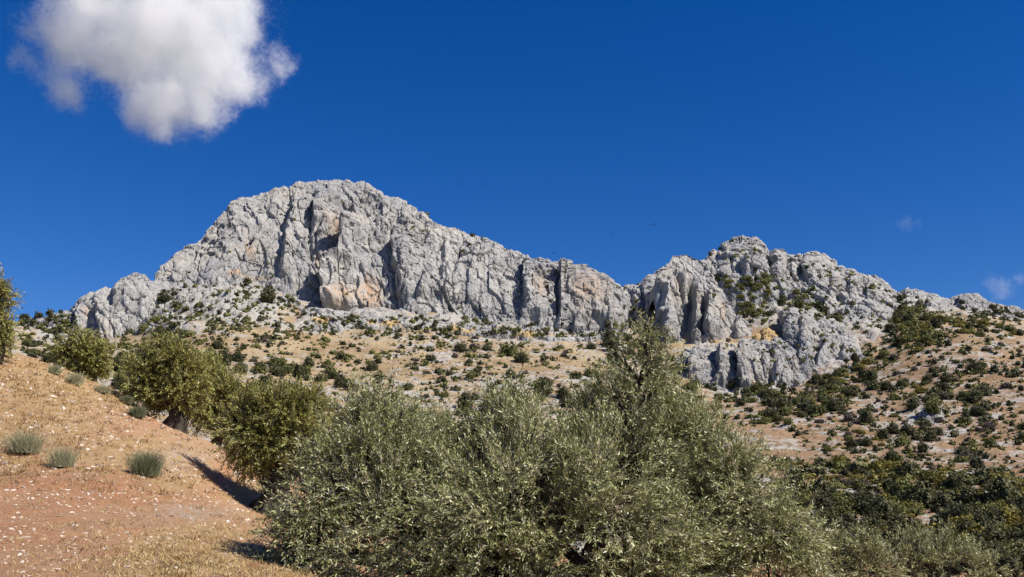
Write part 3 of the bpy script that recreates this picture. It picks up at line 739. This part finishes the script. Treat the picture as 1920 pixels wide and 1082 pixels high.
# labels for the single bushes: kind, size, ground, and its place in the row counted along that ground
ORD = 'first second third fourth fifth sixth seventh eighth ninth tenth eleventh twelfth thirteenth fourteenth fifteenth sixteenth seventeenth eighteenth nineteenth twentieth'.split()
ORD += ['twenty-' + q for q in ORD[:9]] + ['thirtieth'] + ['thirty-' + q for q in ORD[:9]]
PREP = {'the dense scrub in the valley': 'in', 'the gorge mouth': 'in', 'the wooded belt right of the slab': 'in', 'the rocky hollow below the pointed peak': 'in', 'the scrub behind the olives': 'in', 'the foot of the low crag': 'at', 'the foot of the lower crag': 'at'}
SHORT = {'the dense scrub in the valley': 'the valley scrub', 'the wooded belt right of the slab': 'the wooded belt', 'the rocky hollow below the pointed peak': 'the hollow below the peak', 'the tan slope below the domed cliff': 'the tan slope', 'the rocky apron under the domed cliff': 'the rocky apron', 'the foot of the lower crag': 'the lower crag', 'the reddish slope on the right': 'the reddish slope'}
cells = {}
for o, zn, kn, x, y, wpx in placed:
    sz = 'large' if wpx > 40 else 'middling' if wpx > 24 else 'small'
    cells.setdefault((zn, kn, sz), []).append((x, y, o))
def give(lst, zn, kn, sz, extra):
    nm, ph, cat = PHR[kn]; pre = PREP.get(zn, 'on')
    lst.sort(key=lambda q: q[0])
    for i, (x, y, o) in enumerate(lst):
        place = f'{pre} {SHORT.get(zn, zn) if extra else zn}{extra}'
        if len(lst) == 1: lb = f'only {sz} {ph} {place}'
        elif len(lst) <= 39: lb = f'{ORD[i]} {sz} {ph} from the left {place}'
        else: lb = f'{sz} {ph} {place}'
        if len(lb.split()) > 16: lb = lb.replace(zn, SHORT.get(zn, zn))
        tag(o, lb, cat, f'{sz} {ph}s {place}')
for (zn, kn, sz), lst in cells.items():
    if len(lst) <= 20: give(lst, zn, kn, sz, ''); continue
    ys = sorted(q[1] for q in lst); nb_ = 2 if len(lst) <= 40 else 3
    cut = [ys[len(ys) * (j + 1) // nb_ - 1] for j in range(nb_)]
    for j in range(nb_):
        band = [q for q in lst if q[1] <= cut[j] and (j == 0 or q[1] > cut[j - 1])]
        if band: give(band, zn, kn, sz, (', upper half', ', lower half')[j] if nb_ == 2 else (', top third', ', middle third', ', bottom third')[j])

# scree: loose grey stones over the hillside
def hull_stone(seed, flat=.6, n=13):
    g = np.random.default_rng(seed); bm = bmesh.new()
    d = rdir(g, n) * (.75 + .4 * g.random((n, 1))) * np.array([1, .8, flat])
    for q in d: bm.verts.new(q)
    r = bmesh.ops.convex_hull(bm, input=bm.verts)
    bmesh.ops.delete(bm, geom=list({e for e in r['geom_interior'] + r['geom_unused'] if isinstance(e, bmesh.types.BMVert)}), context='VERTS')
    bm.verts.ensure_lookup_table(); bm.verts.index_update()
    v = np.array([x.co[:] for x in bm.verts]); f = np.array([[x.index for x in q.verts] for q in bm.faces if len(q.verts) == 3]); bm.free()
    return v, f
STN = [hull_stone(k, .45 + .05 * (k % 5)) for k in range(10)]; STS = [hull_stone(40 + k, .5 + .05 * (k % 5), 7) for k in range(10)]
def rotz(v, a, tilt=0):
    c, s = math.cos(a), math.sin(a); x = v[:, 0] * c - v[:, 1] * s; y = v[:, 0] * s + v[:, 1] * c
    return np.stack([x, y, v[:, 2]], -1)
J = Join()
SCREE = [([(300,640),(420,560),(620,590),(1170,612),(1240,700),(1100,760),(560,740),(430,700)], 6500, (1.5, 6.5)), ([(1540,700),(1780,630),(1930,650),(1930,880),(1480,860)], 3000, (1.5, 6)), ([(1340,520),(1560,560),(1640,640),(1420,620)], 900, (2, 7)), ([(210,640),(420,640),(430,700),(210,710)], 300, (1.5, 5)), ([(1500,700),(1560,700),(1560,860),(1250,760)], 400, (1.5, 6))]
for poly, cnt, (lo, hi) in SCREE:
    xs = [a for a, _ in poly]; ys = [b for _, b in poly]
    for k in range(cnt):
        x = g.uniform(min(xs), max(xs)); y = g.uniform(min(ys), max(ys))
        if not inpoly(x, y, poly): continue
        if perlin(np.array([[x * .03, y * .06, 9.3]]), 15)[0] < -.1: continue
        h = cast(x, y, (1,))
        if h is None: continue
        s = (lo + (hi - lo) * g.random() ** 3) / F * h[0].y * .5
        v, f = STS[int(g.integers(10))]
        J.add(rotz(v, g.random() * 6.28) * s + np.array(h[0]), f)
me = J.mesh('scree'); me.attributes.new('ochre', 'FLOAT', 'POINT')
obj('scree', me, M['rock'], kind='stuff', label='loose grey limestone rubble strewn over the hillside', cat='rubble')

# ------------------------------------------------------------------ olive trees
def olive(name, label, Y, lobes, base, stems, ntwig, leafL, leafW, mat, seed, twigL=.30, npair=9, depth=.9, fruit=0, up=.5, gaps=-.22, group='olive trees on the near slope', dY=0.0):
    g = np.random.default_rng(seed)
    if not isinstance(base[0], (list, tuple)): base = [base]
    bx, by = base[0][0], base[0][1]
    C0 = []; R0 = []
    for lb in lobes:
        px, py, r = lb[:3]; dy = lb[3] if len(lb) > 3 else g.uniform(-.35, .35) * r * Y / F
        c = P(px, py, Y + dy); rr = r / F * Y
        C0.append(c); R0.append(np.array([rr, rr * depth, rr * (lb[4] if len(lb) > 4 else 1.0)]))
    C0 = np.array(C0); R0 = np.array(R0)
    small = R0[:, 0] < R0[:, 0].mean() * .62; wgt = R0[:, 0] ** 2 * np.where(small, 1.5, 1); wgt = wgt / wgt.sum()
    pos = []; out = []; per = 9; nclu = ntwig // per
    while sum(len(q) for q in pos) < nclu:
        n = nclu
        li = g.choice(len(C0), n, p=wgt); d = rdir(g, n)
        rho = 1 - .60 * g.random(n) ** 1.7
        shape = 1 + .34 * perlin(d * 1.9 + li[:, None] * 7.7, seed + 5) + .20 * perlin(d * 4.5 + li[:, None] * 3.1, seed + 6)
        q = C0[li] + d * (rho * shape)[:, None] * R0[li]
        # keep the outer shell of the union
        k = (((q[:, None] - C0[None]) / R0[None]) ** 2).sum(-1)
        k[np.arange(n), li] = 9
        keep = (k.min(1) > .30) & (perlin(q * (1.55 / (R0[:, 0].mean() + .3)) + 5, seed + 9) + .45 * perlin(q * (4.2 / (R0[:, 0].mean() + .3)), seed + 10) + np.where(small[li], .6, 0) > gaps)
        pos.append(q[keep]); out.append(d[keep])
    pos = np.concatenate(pos)[:nclu]; out = np.concatenate(out)[:nclu]
    spray = out * .8 + rdir(g, nclu) * .5
    sp_r = twigL * .62
    pos = np.repeat(pos, per, 0) + g.normal(size=(nclu * per, 3)) * sp_r * .55; out = np.repeat(spray, per, 0)
    clut = np.repeat(g.normal(size=nclu), per)
    cz = C0[:, 2].mean()
    upv = np.where(pos[:, 2] > cz, up, up * .2 - .15)
    td = out * .9 + rdir(g, len(pos)) * .42; td[:, 2] += upv
    td /= np.linalg.norm(td, axis=1)[:, None]
    TL = twigL * (.6 + .8 * g.random(len(pos)))
    ref = rdir(g, len(pos)); s1 = np.cross(td, ref); s1 /= np.linalg.norm(s1, axis=1)[:, None]; s2 = np.cross(td, s1)
    lp, la, ln, lt = [], [], [], []
    tw = np.clip(.46 + .30 * perlin(pos * 1.1, seed + 12) + .10 * g.normal(size=len(pos)) + .14 * clut, 0, 1)
    for k in range(npair):
        u = (k + .6) / npair
        stem = pos + td * (TL * u)[:, None]; stem[:, 2] -= .10 * TL * u * u
        for sgn in (-1, 1):
            side = (s1 if k % 2 else s2) * sgn
            a = td * (.95 - .15 * (1 - u)) + side * .62 + rdir(g, len(pos)) * .25
            a[:, 2] -= .08
            a /= np.linalg.norm(a, axis=1)[:, None]
            lp.append(stem + a * leafL * .5); la.append(a)
            ln.append(np.cross(a, np.cross(td, a)) * .5 + rdir(g, len(pos)) * .6 + np.array([.1, -.1, .45]))
            r = g.random(len(pos))
            lt.append(np.where(r < .22, .78 + .22 * g.random(len(pos)), np.clip(tw * .7 + .35 * (g.random(len(pos)) - .35), 0, .8)))
    lp = np.concatenate(lp); la = np.concatenate(la); ln = np.concatenate(ln); lt = np.concatenate(lt)
    n = len(lp); sz = .7 + .5 * g.random(n)
    v, f = leaf_quads(lp, la, ln, leafL * sz, leafW * sz)
    root = bpy.data.objects.new(name, None); col.objects.link(root)
    b0 = P(bx, by, Y + dY); gz = ground_z(b0[0], b0[1]); org = np.array([b0[0], b0[1], gz])
    root.location = org; tag(root, label, 'olive tree', group)
    cr = obj('crown', mesh('crown', v - org, f, face_attrs={'tint': lt}), M[mat], root, kind='stuff')
    # twigs
    tv = np.stack([pos + s1 * .0055 * max(1, Y / 14), pos - s1 * .0055 * max(1, Y / 14), pos + td * TL[:, None]], 1).reshape(-1, 3)
    obj('twigs', mesh('twigs', tv - org, np.arange(len(tv)).reshape(-1, 3)), M['twig'], root, kind='stuff')
    # stems, limbs and branches
    JB = Join()
    rad0 = stems[0]
    for i, bb in enumerate(base):
        bp = P(bb[0], bb[1], Y + dY); z0 = ground_z(bp[0], bp[1]); bp = np.array([bp[0], bp[1], z0])
        idx = [j for j in range(len(C0)) if j % len(base) == i]
        fork = bp + np.array([stems[2] * (1 if i % 2 == 0 else -1) * .4, 0, stems[1]])
        pts = [bp + (0, 0, -.25), bp + (0, 0, .05), bp * .5 + fork * .5 + np.array([rad0 * .6, 0, 0]), fork]
        tvv, tff = tube(pts, [rad0 * 1.9, rad0 * 1.35, rad0, rad0 * .8], 10, .18, seed + i)
        obj('trunk', mesh('trunk', tvv - org, tff, smooth=True), M['bark'], root)
        for j in idx:
            c = C0[j]; mid = fork * .5 + c * .5 + g.normal(size=3) * R0[j, 0] * .15 + np.array([0, 0, -.1 * R0[j, 0]])
            a, b = tube([fork - (0, 0, rad0), mid, c], [rad0 * .62, rad0 * .42, rad0 * .2], 6, .1, seed + j); JB.add(a, b)
            for q in range(16):
                d = rdir(g, 1)[0]; d[2] += .25; e = c + d * R0[j] * .95
                m2 = c * .5 + e * .5 + g.normal(size=3) * R0[j, 0] * .12
                a, b = tube([c, m2, e], [rad0 * .16, rad0 * .09, rad0 * .03], 4); JB.add(a, b)
    for q in JB.v: q -= org
    obj('branches', JB.mesh('branches', smooth=True), M['bark'], root)
    if fruit:
        k = g.choice(n, fruit, replace=False); c = lp[k] - np.array([0, 0, .012]); r = .008
        o8 = np.array([(1, 0, 0), (-1, 0, 0), (0, 1, 0), (0, -1, 0), (0, 0, 1.5), (0, 0, -1.5)]) * r
        f8 = np.array([(0, 2, 4), (2, 1, 4), (1, 3, 4), (3, 0, 4), (2, 0, 5), (1, 2, 5), (3, 1, 5), (0, 3, 5)])
        vv = (c[:, None] + o8[None]).reshape(-1, 3); ff = (np.arange(fruit)[:, None, None] * 6 + f8[None]).reshape(-1, 3)
        obj('fruit', mesh('fruit', vv - org, ff, smooth=True, face_attrs={'tint': np.repeat(g.random(fruit), 8)}), M['fruit'], root, kind='stuff')
    return root

olive('olive_tree', 'big bushy silver green olive tree filling the bottom centre', 10.9,
  [(690,872,108,.1),(728,800,54,.3),(640,945,98,-.2),(600,1025,76,-.4),(795,915,98,.0),(760,1020,136,-.5),(958,795,44,.3),(895,895,80,.3),(965,925,118,-.5),(930,1050,155,-.6),(1040,885,72,.2),(1110,1000,150,-.5),
   (1178,782,72,.3),(1200,715,54,.3,1.25),(1214,655,22,.3,1.6),(1130,800,44,.4),(1250,800,50,.4),(1150,880,98,-.1),(1262,878,92,.3),(1290,985,110,1.5),(1362,880,66,.2),(1400,960,84,.0),(1435,1045,80,-.1),(1235,1105,130,-.4),(1322,825,34,.3),(1472,1008,42,.1),(545,1030,34,-.3),(815,830,32,.5),(680,785,30,.3)],
  [(800,1160),(1010,1190),(1230,1220)], (.15, .55, .5), 16200, .055, .0136, 'olive', 31, .27, 8, .85, 2400, .5, -.09)
olive('olive_tree', 'olive tree with a leaning gnarled trunk just above the big olive', 20.5,
  [(492,782,40),(535,780,44),(464,822,32),(512,832,40),(560,825,42),(474,862,24),(580,775,34),(446,798,20),(590,850,30)],
  [(500,962),(520,966)], (0.251, 0.721, 0.380), 3400, 0.0797, 0.0228, 'olive_far', 37, 0.304, 7, .95, 0, .45, -.3)
olive('olive_tree', 'olive tree with dark forked trunks at the top of the near slope', 29.5,
  [(290,695,40),(335,692,38),(264,722,26),(350,728,34),(305,735,28),(255,697,19),(315,668,20)],
  [(316,800),(336,802)], (0.178, 0.755, 0.343), 2400, 0.1029, 0.0329, 'olive_far', 41, 0.343, 7, .95, 0, .45, -.3)
olive('olive_tree', 'olive tree standing close behind the forked one, half hidden by it', 33,
  [(385,708,34),(420,735,36),(402,770,32),(440,772,30),(372,740,26),(455,745,20)],
  [(400,840)], (0.162, 0.673, 0.269), 2200, 0.1078, 0.0350, 'olive_far', 43, 0.337, 7, .95, 0, .45, -.3)
olive('olive_tree', 'small yellowish olive tree on the crest of the near slope', 36,
  [(142,655,24),(170,668,25),(190,675,18),(150,636,15),(128,670,16),(160,692,22)],
  [(158,716)], (0.107, 0.533, 0.267), 1500, 0.1133, 0.0400, 'olive_far', 47, 0.333, 6, .95, 0, .45, -.3)
olive('olive_tree', 'olive tree cut off by the left edge of the photo', 26,
  [(-26,618,30),(-30,570,25),(-4,548,14),(-14,642,25),(-45,600,32),(-4,604,14)],
  [(-15,690)], (0.144, 0.650, 0.289), 1700, 0.0903, 0.0289, 'olive_far', 53, 0.325, 7, .95, 0, .6, -.25)
olive('olive_tree', 'greyish olive tree low in the valley just right of the big olive', 50,
  [(1560,1060,50),(1610,1045,42),(1640,1075,45),(1520,1050,36)], [(1580,1120)], (.2, .9, .4), 1500, .16, .046, 'olive', 59, .5, 6, .95, 0, .5, -.3, 'olive trees in the valley')
olive('olive_tree', 'greyish olive tree low in the valley near the bottom right corner', 54,
  [(1720,1045,44),(1765,1050,46),(1690,1070,40),(1810,1070,42),(1850,1078,30)], [(1750,1120)], (.2, .9, .4), 1600, .17, .048, 'olive', 61, .5, 6, .95, 0, .5, -.3, 'olive trees in the valley')

# ------------------------------------------------------------------ near slope: stones, grass, broom tufts
def fore_hits(n, y0=670, x1=640):
    out = []
    while len(out) < n:
        x = g.uniform(-40, x1); y = g.uniform(y0, 1100)
        h = cast(x, y, (0,))
        if h is not None and h[2] < 75: out.append((x, y, h[0], h[1]))
    return out
stone_me = []
for k, (v, f) in enumerate(STN):
    me = mesh('stone', v, f); me.materials.append(M['stone']); stone_me.append(me)
J = Join()
for x, y, p, nr in fore_hits(21000):
    if perlin(np.array([[x * .014, y * .035, 2.1]]), 8)[0] + .5 * perlin(np.array([[x * .05, y * .1, 5.1]]), 9)[0] < .02 and g.random() < .86: continue
    s = (1.2 + 10 * g.random() ** 4.2) / F * p.y * .5 * 1.2
    v, f = (STS if s < .022 else STN)[int(g.integers(10))]; s = min(s, .10)
    J.add(rotz(v, g.random() * 6.28) * s * np.array([1, 1, .7 + .8 * g.random()]) + np.array(p) - (0, 0, s * .25), f, np.clip(g.random() ** 1.6 * .8 + (.35 if s > .02 else 0), 0, 1))
obj('gravel', J.mesh('gravel', attr='tint'), M['gravel'], kind='stuff', label='small pale stones scattered thickly over the red slope', cat='gravel')
big = [(125,1050,17),(45,1008,14),(20,1012,10),(115,965,9),(135,985,30),(150,1062,9),(245,880,9),(230,925,8),(80,1058,7),(30,842,16),(8,870,24),(12,775,10),(50,760,8),(205,785,9),(185,773,8),(250,822,9),(300,830,7),(215,905,7),(14,940,10),(160,1000,12),(95,1030,6)]
lst = [(x, y, wp_) for x, y, wp_ in big]
for x, y, p, nr in fore_hits(200): lst.append((x, y, 6.5 + 6 * g.random() ** 3))
scell = {}
for k, (x, y, wp_) in enumerate(lst):
    h = cast(x, y, (0,))
    if h is None: continue
    p = h[0]; s = wp_ / F * p.y * .5
    o = obj('stone', stone_me[int(g.integers(10))]); o.location = (p.x, p.y, p.z - s * .08); o.scale = (s, s * (.8 + .5 * g.random()), s * (.8 + .4 * g.random())); o.rotation_euler = (g.normal() * .2, g.normal() * .2, g.random() * 6.28)
    if k == 0: tag(o, 'pale rounded stone near the bottom left corner of the slope', 'stone', 'loose stones on the slope')
    elif k == 4: tag(o, 'largest flat pale rock half buried in the lower slope', 'rock')
    elif k == 10: tag(o, 'pale rock beside the grey tuft at the left edge', 'rock')
    else:
        row = 'top of' if y < 745 else 'upper' if y < 820 else 'middle of' if y < 895 else 'lower' if y < 965 else 'bottom of' if y < 1030 else 'lowest edge of'
        side = 'near the left edge' if x < 150 else 'left of the olives' if x < 350 else 'beside the olives'
        scell.setdefault((row, side), []).append((x, o))
for (row, side), lst_ in scell.items():
    lst_.sort(key=lambda q: q[0])
    for i, (x, o) in enumerate(lst_):
        pl = f'{row} slope {side}'.replace('of slope', 'of the slope')
        tag(o, f'{ORD[i]} loose pale stone from the left, {pl}' if len(lst_) <= 39 else f'loose pale stone, {pl}', 'stone', f'loose stones, {pl}')

def blades(roots, hgt, spread, width, g, lean=.5):
    n = len(roots)
    d = np.stack([g.normal(size=n) * spread, g.normal(size=n) * spread, np.ones(n)], -1); d /= np.linalg.norm(d, axis=1)[:, None]
    L = hgt * (.5 + .8 * g.random(n)); sd = np.cross(d, rdir(g, n)); sd /= np.linalg.norm(sd, axis=1)[:, None]
    wv = sd * (width * (.7 + .6 * g.random(n)))[:, None] * .5
    mid = roots + d * (L * .55)[:, None]; tip = roots + d * L[:, None] + np.stack([d[:, 0], d[:, 1], -.5 * np.hypot(d[:, 0], d[:, 1])], -1) * (L * lean)[:, None] * .5
    v = np.stack([roots - wv, roots + wv, mid + wv * .7, mid - wv * .7, tip], 1).reshape(-1, 3)
    b = np.arange(n)[:, None] * 5
    q = b + np.array([0, 1, 2, 3]); t = b + np.array([3, 2, 4, 4])
    return v, q, (b + np.array([3, 2, 4]))
rt, hh, tt = [], [], []
for x, y, p, nr in fore_hits(14000):
    dens = blobs(np.array([x]), np.array([y]), [(150, 720, 260, 60, .9), (60, 800, 200, 60, .6), (350, 1050, 150, 50, 1), (420, 1010, 120, 30, .6), (560, 1085, 150, 40, .9), (330, 900, 140, 40, .45), (20, 870, 60, 30, .7), (240, 850, 300, 60, .35), (80, 730, 100, 40, 1), (500, 960, 60, 30, .4)])[0]
    if g.random() > .035 + .66 * dens * (.55 + .9 * perlin(np.array([[x * .03, y * .05, .7]]), 3)[0] + .25): continue
    n = 7
    rr = np.array(p) + np.concatenate([g.normal(size=(n, 2)) * .05 * max(1, p.y / 18), np.zeros((n, 1))], 1)
    rt.append(rr); hh.append(np.full(n, .03 + .035 * g.random()) * (.85 if y > 930 else 1.2) * (1 + p.y / 50)); tt.append(np.full(n, np.clip((.85 if y > 930 else .42) + .27 * g.normal() - (.75 if g.random() < .16 else 0), 0, 1)))
rt = np.concatenate(rt); hh = np.concatenate(hh); tt = np.concatenate(tt)
v, q, t3 = blades(rt, hh, .75, .0075 * np.clip(rt[:, 1] / 12, 1, 4), g)
f3 = np.concatenate([q[:, [0, 1, 2]], q[:, [0, 2, 3]], t3])
obj('dry_grass', mesh('dry_grass', v, f3, face_attrs={'tint': np.concatenate([tt, tt, tt])}), M['straw'], kind='stuff', label='dry straw coloured grass over the near slope', cat='grass')

TUFTS = [(272,893,54,46,'dense dark green broom tuft alone in the middle of the stony slope',1.0,.15),(45,850,70,46,'grey green wispy broom tuft at the left edge of the slope',.45,.75),(115,876,50,40,'sparse grey broom tuft right of the one at the left edge',.35,.8),(140,722,30,24,'pale grey broom clump high on the slope below the small olive',.4,.9),(190,737,34,16,'pale broom clump on the bank edge at the top of the slope',.5,.9),(236,758,20,16,'small dark broom tuft on the pale bank edge',.7,.2),(256,783,32,22,'dark broom bush beside the forked olive trunk',.7,.1),(102,702,20,18,'tiny grey tuft at the crest of the slope',.4,.8)]
for i, (x, y, wd, ht, lb, dn, tint) in enumerate(TUFTS):
    h = cast(x, y, (0,))
    if h is None: continue
    p = np.array(h[0]); sc_ = p[1] / F; n = int(2600 * dn)
    rr = np.concatenate([g.normal(size=(n, 2)) * wd * sc_ * .17, np.zeros((n, 1))], 1)
    v, q, t3 = blades(rr, ht * sc_ * .95, .33 * wd / ht, .0045 * max(1, p[1] / 14), g, .12)
    f3 = np.concatenate([q[:, [0, 1, 2]], q[:, [0, 2, 3]], t3]); tv = np.clip(tint + .25 * g.normal(size=n), 0, 1)
    o = obj('broom_tuft', mesh('broom_tuft', v, f3, face_attrs={'tint': np.concatenate([tv] * 3)}), M['broom'], label=lb, cat='shrub', group='broom tufts on the near slope')
    o.location = p

# ------------------------------------------------------------------ birds
bk = NT('vulture_feathers', .8, .1); bk.color(C(.03, .025, .02)); M['bird'] = bk.m
BIRDS = [(858,345,9,.5,'soaring dark bird, left one of the pair above the domed peak'),(903,351,9,1.2,'soaring dark bird, right one of the pair above the domed peak'),(1221,423,10,.3,'dark bird, left one of two close together above the gorge'),(1228,421,10,.9,'dark bird, right one of two close together above the gorge'),(1148,441,8,2.0,'dark bird alone left of the close pair'),(1038,474,7,2.6,'dark bird just above the sloping right end of the domed mountain'),(1274,203,6,.8,'tiny dark bird alone high in the open sky')]
def bird_mesh():
    v = []; f = []
    J = Join()
    bt, bf = tube([(0, -.5, 0), (0, -.35, .02), (0, 0, 0), (0, .3, 0), (0, .48, .01)], [.03, .09, .14, .08, .02], 6); JB_ = (bt, bf); J.add(bt, bf)
    for s in (-1, 1):
        w_ = np.array([(0.08 * s, -.22, .03), (.08 * s, .18, .03), (.7 * s, .22, .16), (.65 * s, -.30, .16), (1.25 * s, .08, .24), (1.2 * s, -.30, .24), (.08 * s, -.22, .0), (.08 * s, .18, .0), (.7 * s, .22, .14), (.65 * s, -.30, .14)])
        J.add(w_, np.array([(0, 1, 2, 3), (3, 2, 4, 5), (6, 9, 8, 7), (9, 5, 4, 8)]))
    J.add(np.array([(-.05, .4, 0), (.05, .4, 0), (.14, .68, 0), (-.14, .68, 0)]), np.array([(0, 1, 2, 3)]))
    return J.mesh('bird')
bme = bird_mesh(); bme.materials.append(M['bird'])
for x, y, wpx, rz, lb in BIRDS:
    o = obj('soaring_bird', bme, label=lb, cat='bird', group='birds soaring over the cliffs')
    o.location = P(x, y, 520.0); s = wpx / F * 520 / 2.4; o.scale = (s, s, s); o.rotation_euler = (.3, .5 * math.sin(rz * 3), rz)

# ------------------------------------------------------------------ clouds: closed bodies of drifting vapour, far off
def cloud(name, label, Y, lobes, dens, nscale, carve, seed):
    mpp = Y / F; pens = [q[4] if len(q) > 4 else 0.0 for q in lobes]
    cs = np.array([P(x, y, Y + dz * mpp) for x, y, r, dz in [q[:4] for q in lobes]]); rs = np.array([q[2] * mpp for q in lobes])
    org = cs.mean(0)
    lo = (cs - rs[:, None] * 1.25).min(0) - org; hi = (cs + rs[:, None] * 1.25).max(0) - org
    bm = bmesh.new(); bmesh.ops.create_icosphere(bm, subdivisions=3, radius=1.0)
    L = cs - org
    for v in bm.verts:     # hull of the puffs
        d = np.array(v.co[:]); d /= np.linalg.norm(d)
        v.co = Vector(d * (L @ d + rs * 1.3).max())
    me = bpy.data.meshes.new(name); bm.to_mesh(me); bm.free()
    m = bpy.data.materials.new(name + '_vapour'); m.use_nodes = True; t = m.node_tree; t.nodes.clear()
    k = NT.__new__(NT); k.m = m; k.t = t
    out = t.nodes.new('ShaderNodeOutputMaterial'); pv = t.nodes.new('ShaderNodeVolumePrincipled')
    k.tc = t.nodes.new('ShaderNodeTexCoord'); pos = k.tc.outputs['Object']
    acc = None
    wn = k.n('TexNoise'); k.t.links.new(pos, wn.inputs['Vector']); wn.inputs['Scale'].default_value = nscale * .6; wn.inputs['Detail'].default_value = 2
    vs = k.n('VectorMath', operation='SUBTRACT'); k.t.links.new(wn.outputs['Color'], vs.inputs[0]); vs.inputs[1].default_value = (.5, .5, .5)
    vm = k.n('VectorMath', operation='SCALE'); k.t.links.new(vs.outputs[0], vm.inputs[0]); vm.inputs['Scale'].default_value = float(rs.mean()) * 1.1
    va = k.n('VectorMath', operation='ADD'); k.t.links.new(pos, va.inputs[0]); k.t.links.new(vm.outputs[0], va.inputs[1])
    for c, r, pen in zip(L, rs, pens):
        dn = k.n('VectorMath', operation='DISTANCE'); k.t.links.new(va.outputs[0], dn.inputs[0]); dn.inputs[1].default_value = tuple(c)
        q = k.mul(k.mul(dn.outputs['Value'], -1.0 / float(r)), 1.0 - pen, 'ADD')
        if acc is None: acc = q
        else:
            sm = k.n('Math', operation='SMOOTH_MAX'); k.put(sm.inputs[0], acc); k.put(sm.inputs[1], q); sm.inputs[2].default_value = .15; acc = sm.outputs[0]
    n = k.mul(k.mul(k.mul(k.noise(nscale, 4, .55, dist=.4), .5, 'SUBTRACT'), carve), k.mul(k.mul(k.noise(nscale * 4.0, 8, .74, dist=1.6), .5, 'SUBTRACT'), carve * 1.25), 'ADD')
    val = k.mul(k.mul(acc, 1.6), n, 'ADD')
    k.put(pv.inputs['Density'], k.mul(k.mul(k.ramp(val, .0, .85), 1.2, 'POWER'), dens))
    pv.inputs['Color'].default_value = C(1, 1, 1); pv.inputs['Anisotropy'].default_value = .25
    t.links.new(pv.outputs[0], out.inputs['Volume'])
    me.materials.append(m)
    o = obj(name, me, label=label, cat='cloud'); o.location = org
    return o
cloud('cumulus_cloud', 'big white ragged cloud cut off by the top edge at upper left', 2400,
  [(330,80,150,0),(420,125,100,10),(230,50,140,20),(140,50,115,30,.1),(305,190,86,-10),(302,255,46,-10,.10),(120,150,85,20,.3),(60,120,60,20,.4),(420,10,110,0),(340,-50,130,10),(190,-40,130,10),(522,120,52,0,.4),(385,185,80,0,.1),(455,170,60,0,.3)], .0125, .010, 2.3, 1)
cloud('wispy_cloud', 'thin white wisp just above the skyline at the right edge', 2600, [(1880,540,34,0,.25),(1860,528,26,0,.35),(1908,522,26,0,.35)], .004, .035, 2.6, 2)
cloud('wispy_cloud', 'tiny thin wisp in the blue sky at the right', 2600, [(1700,417,26,0,.3),(1722,418,20,0,.4)], .0022, .04, 2.6, 3)
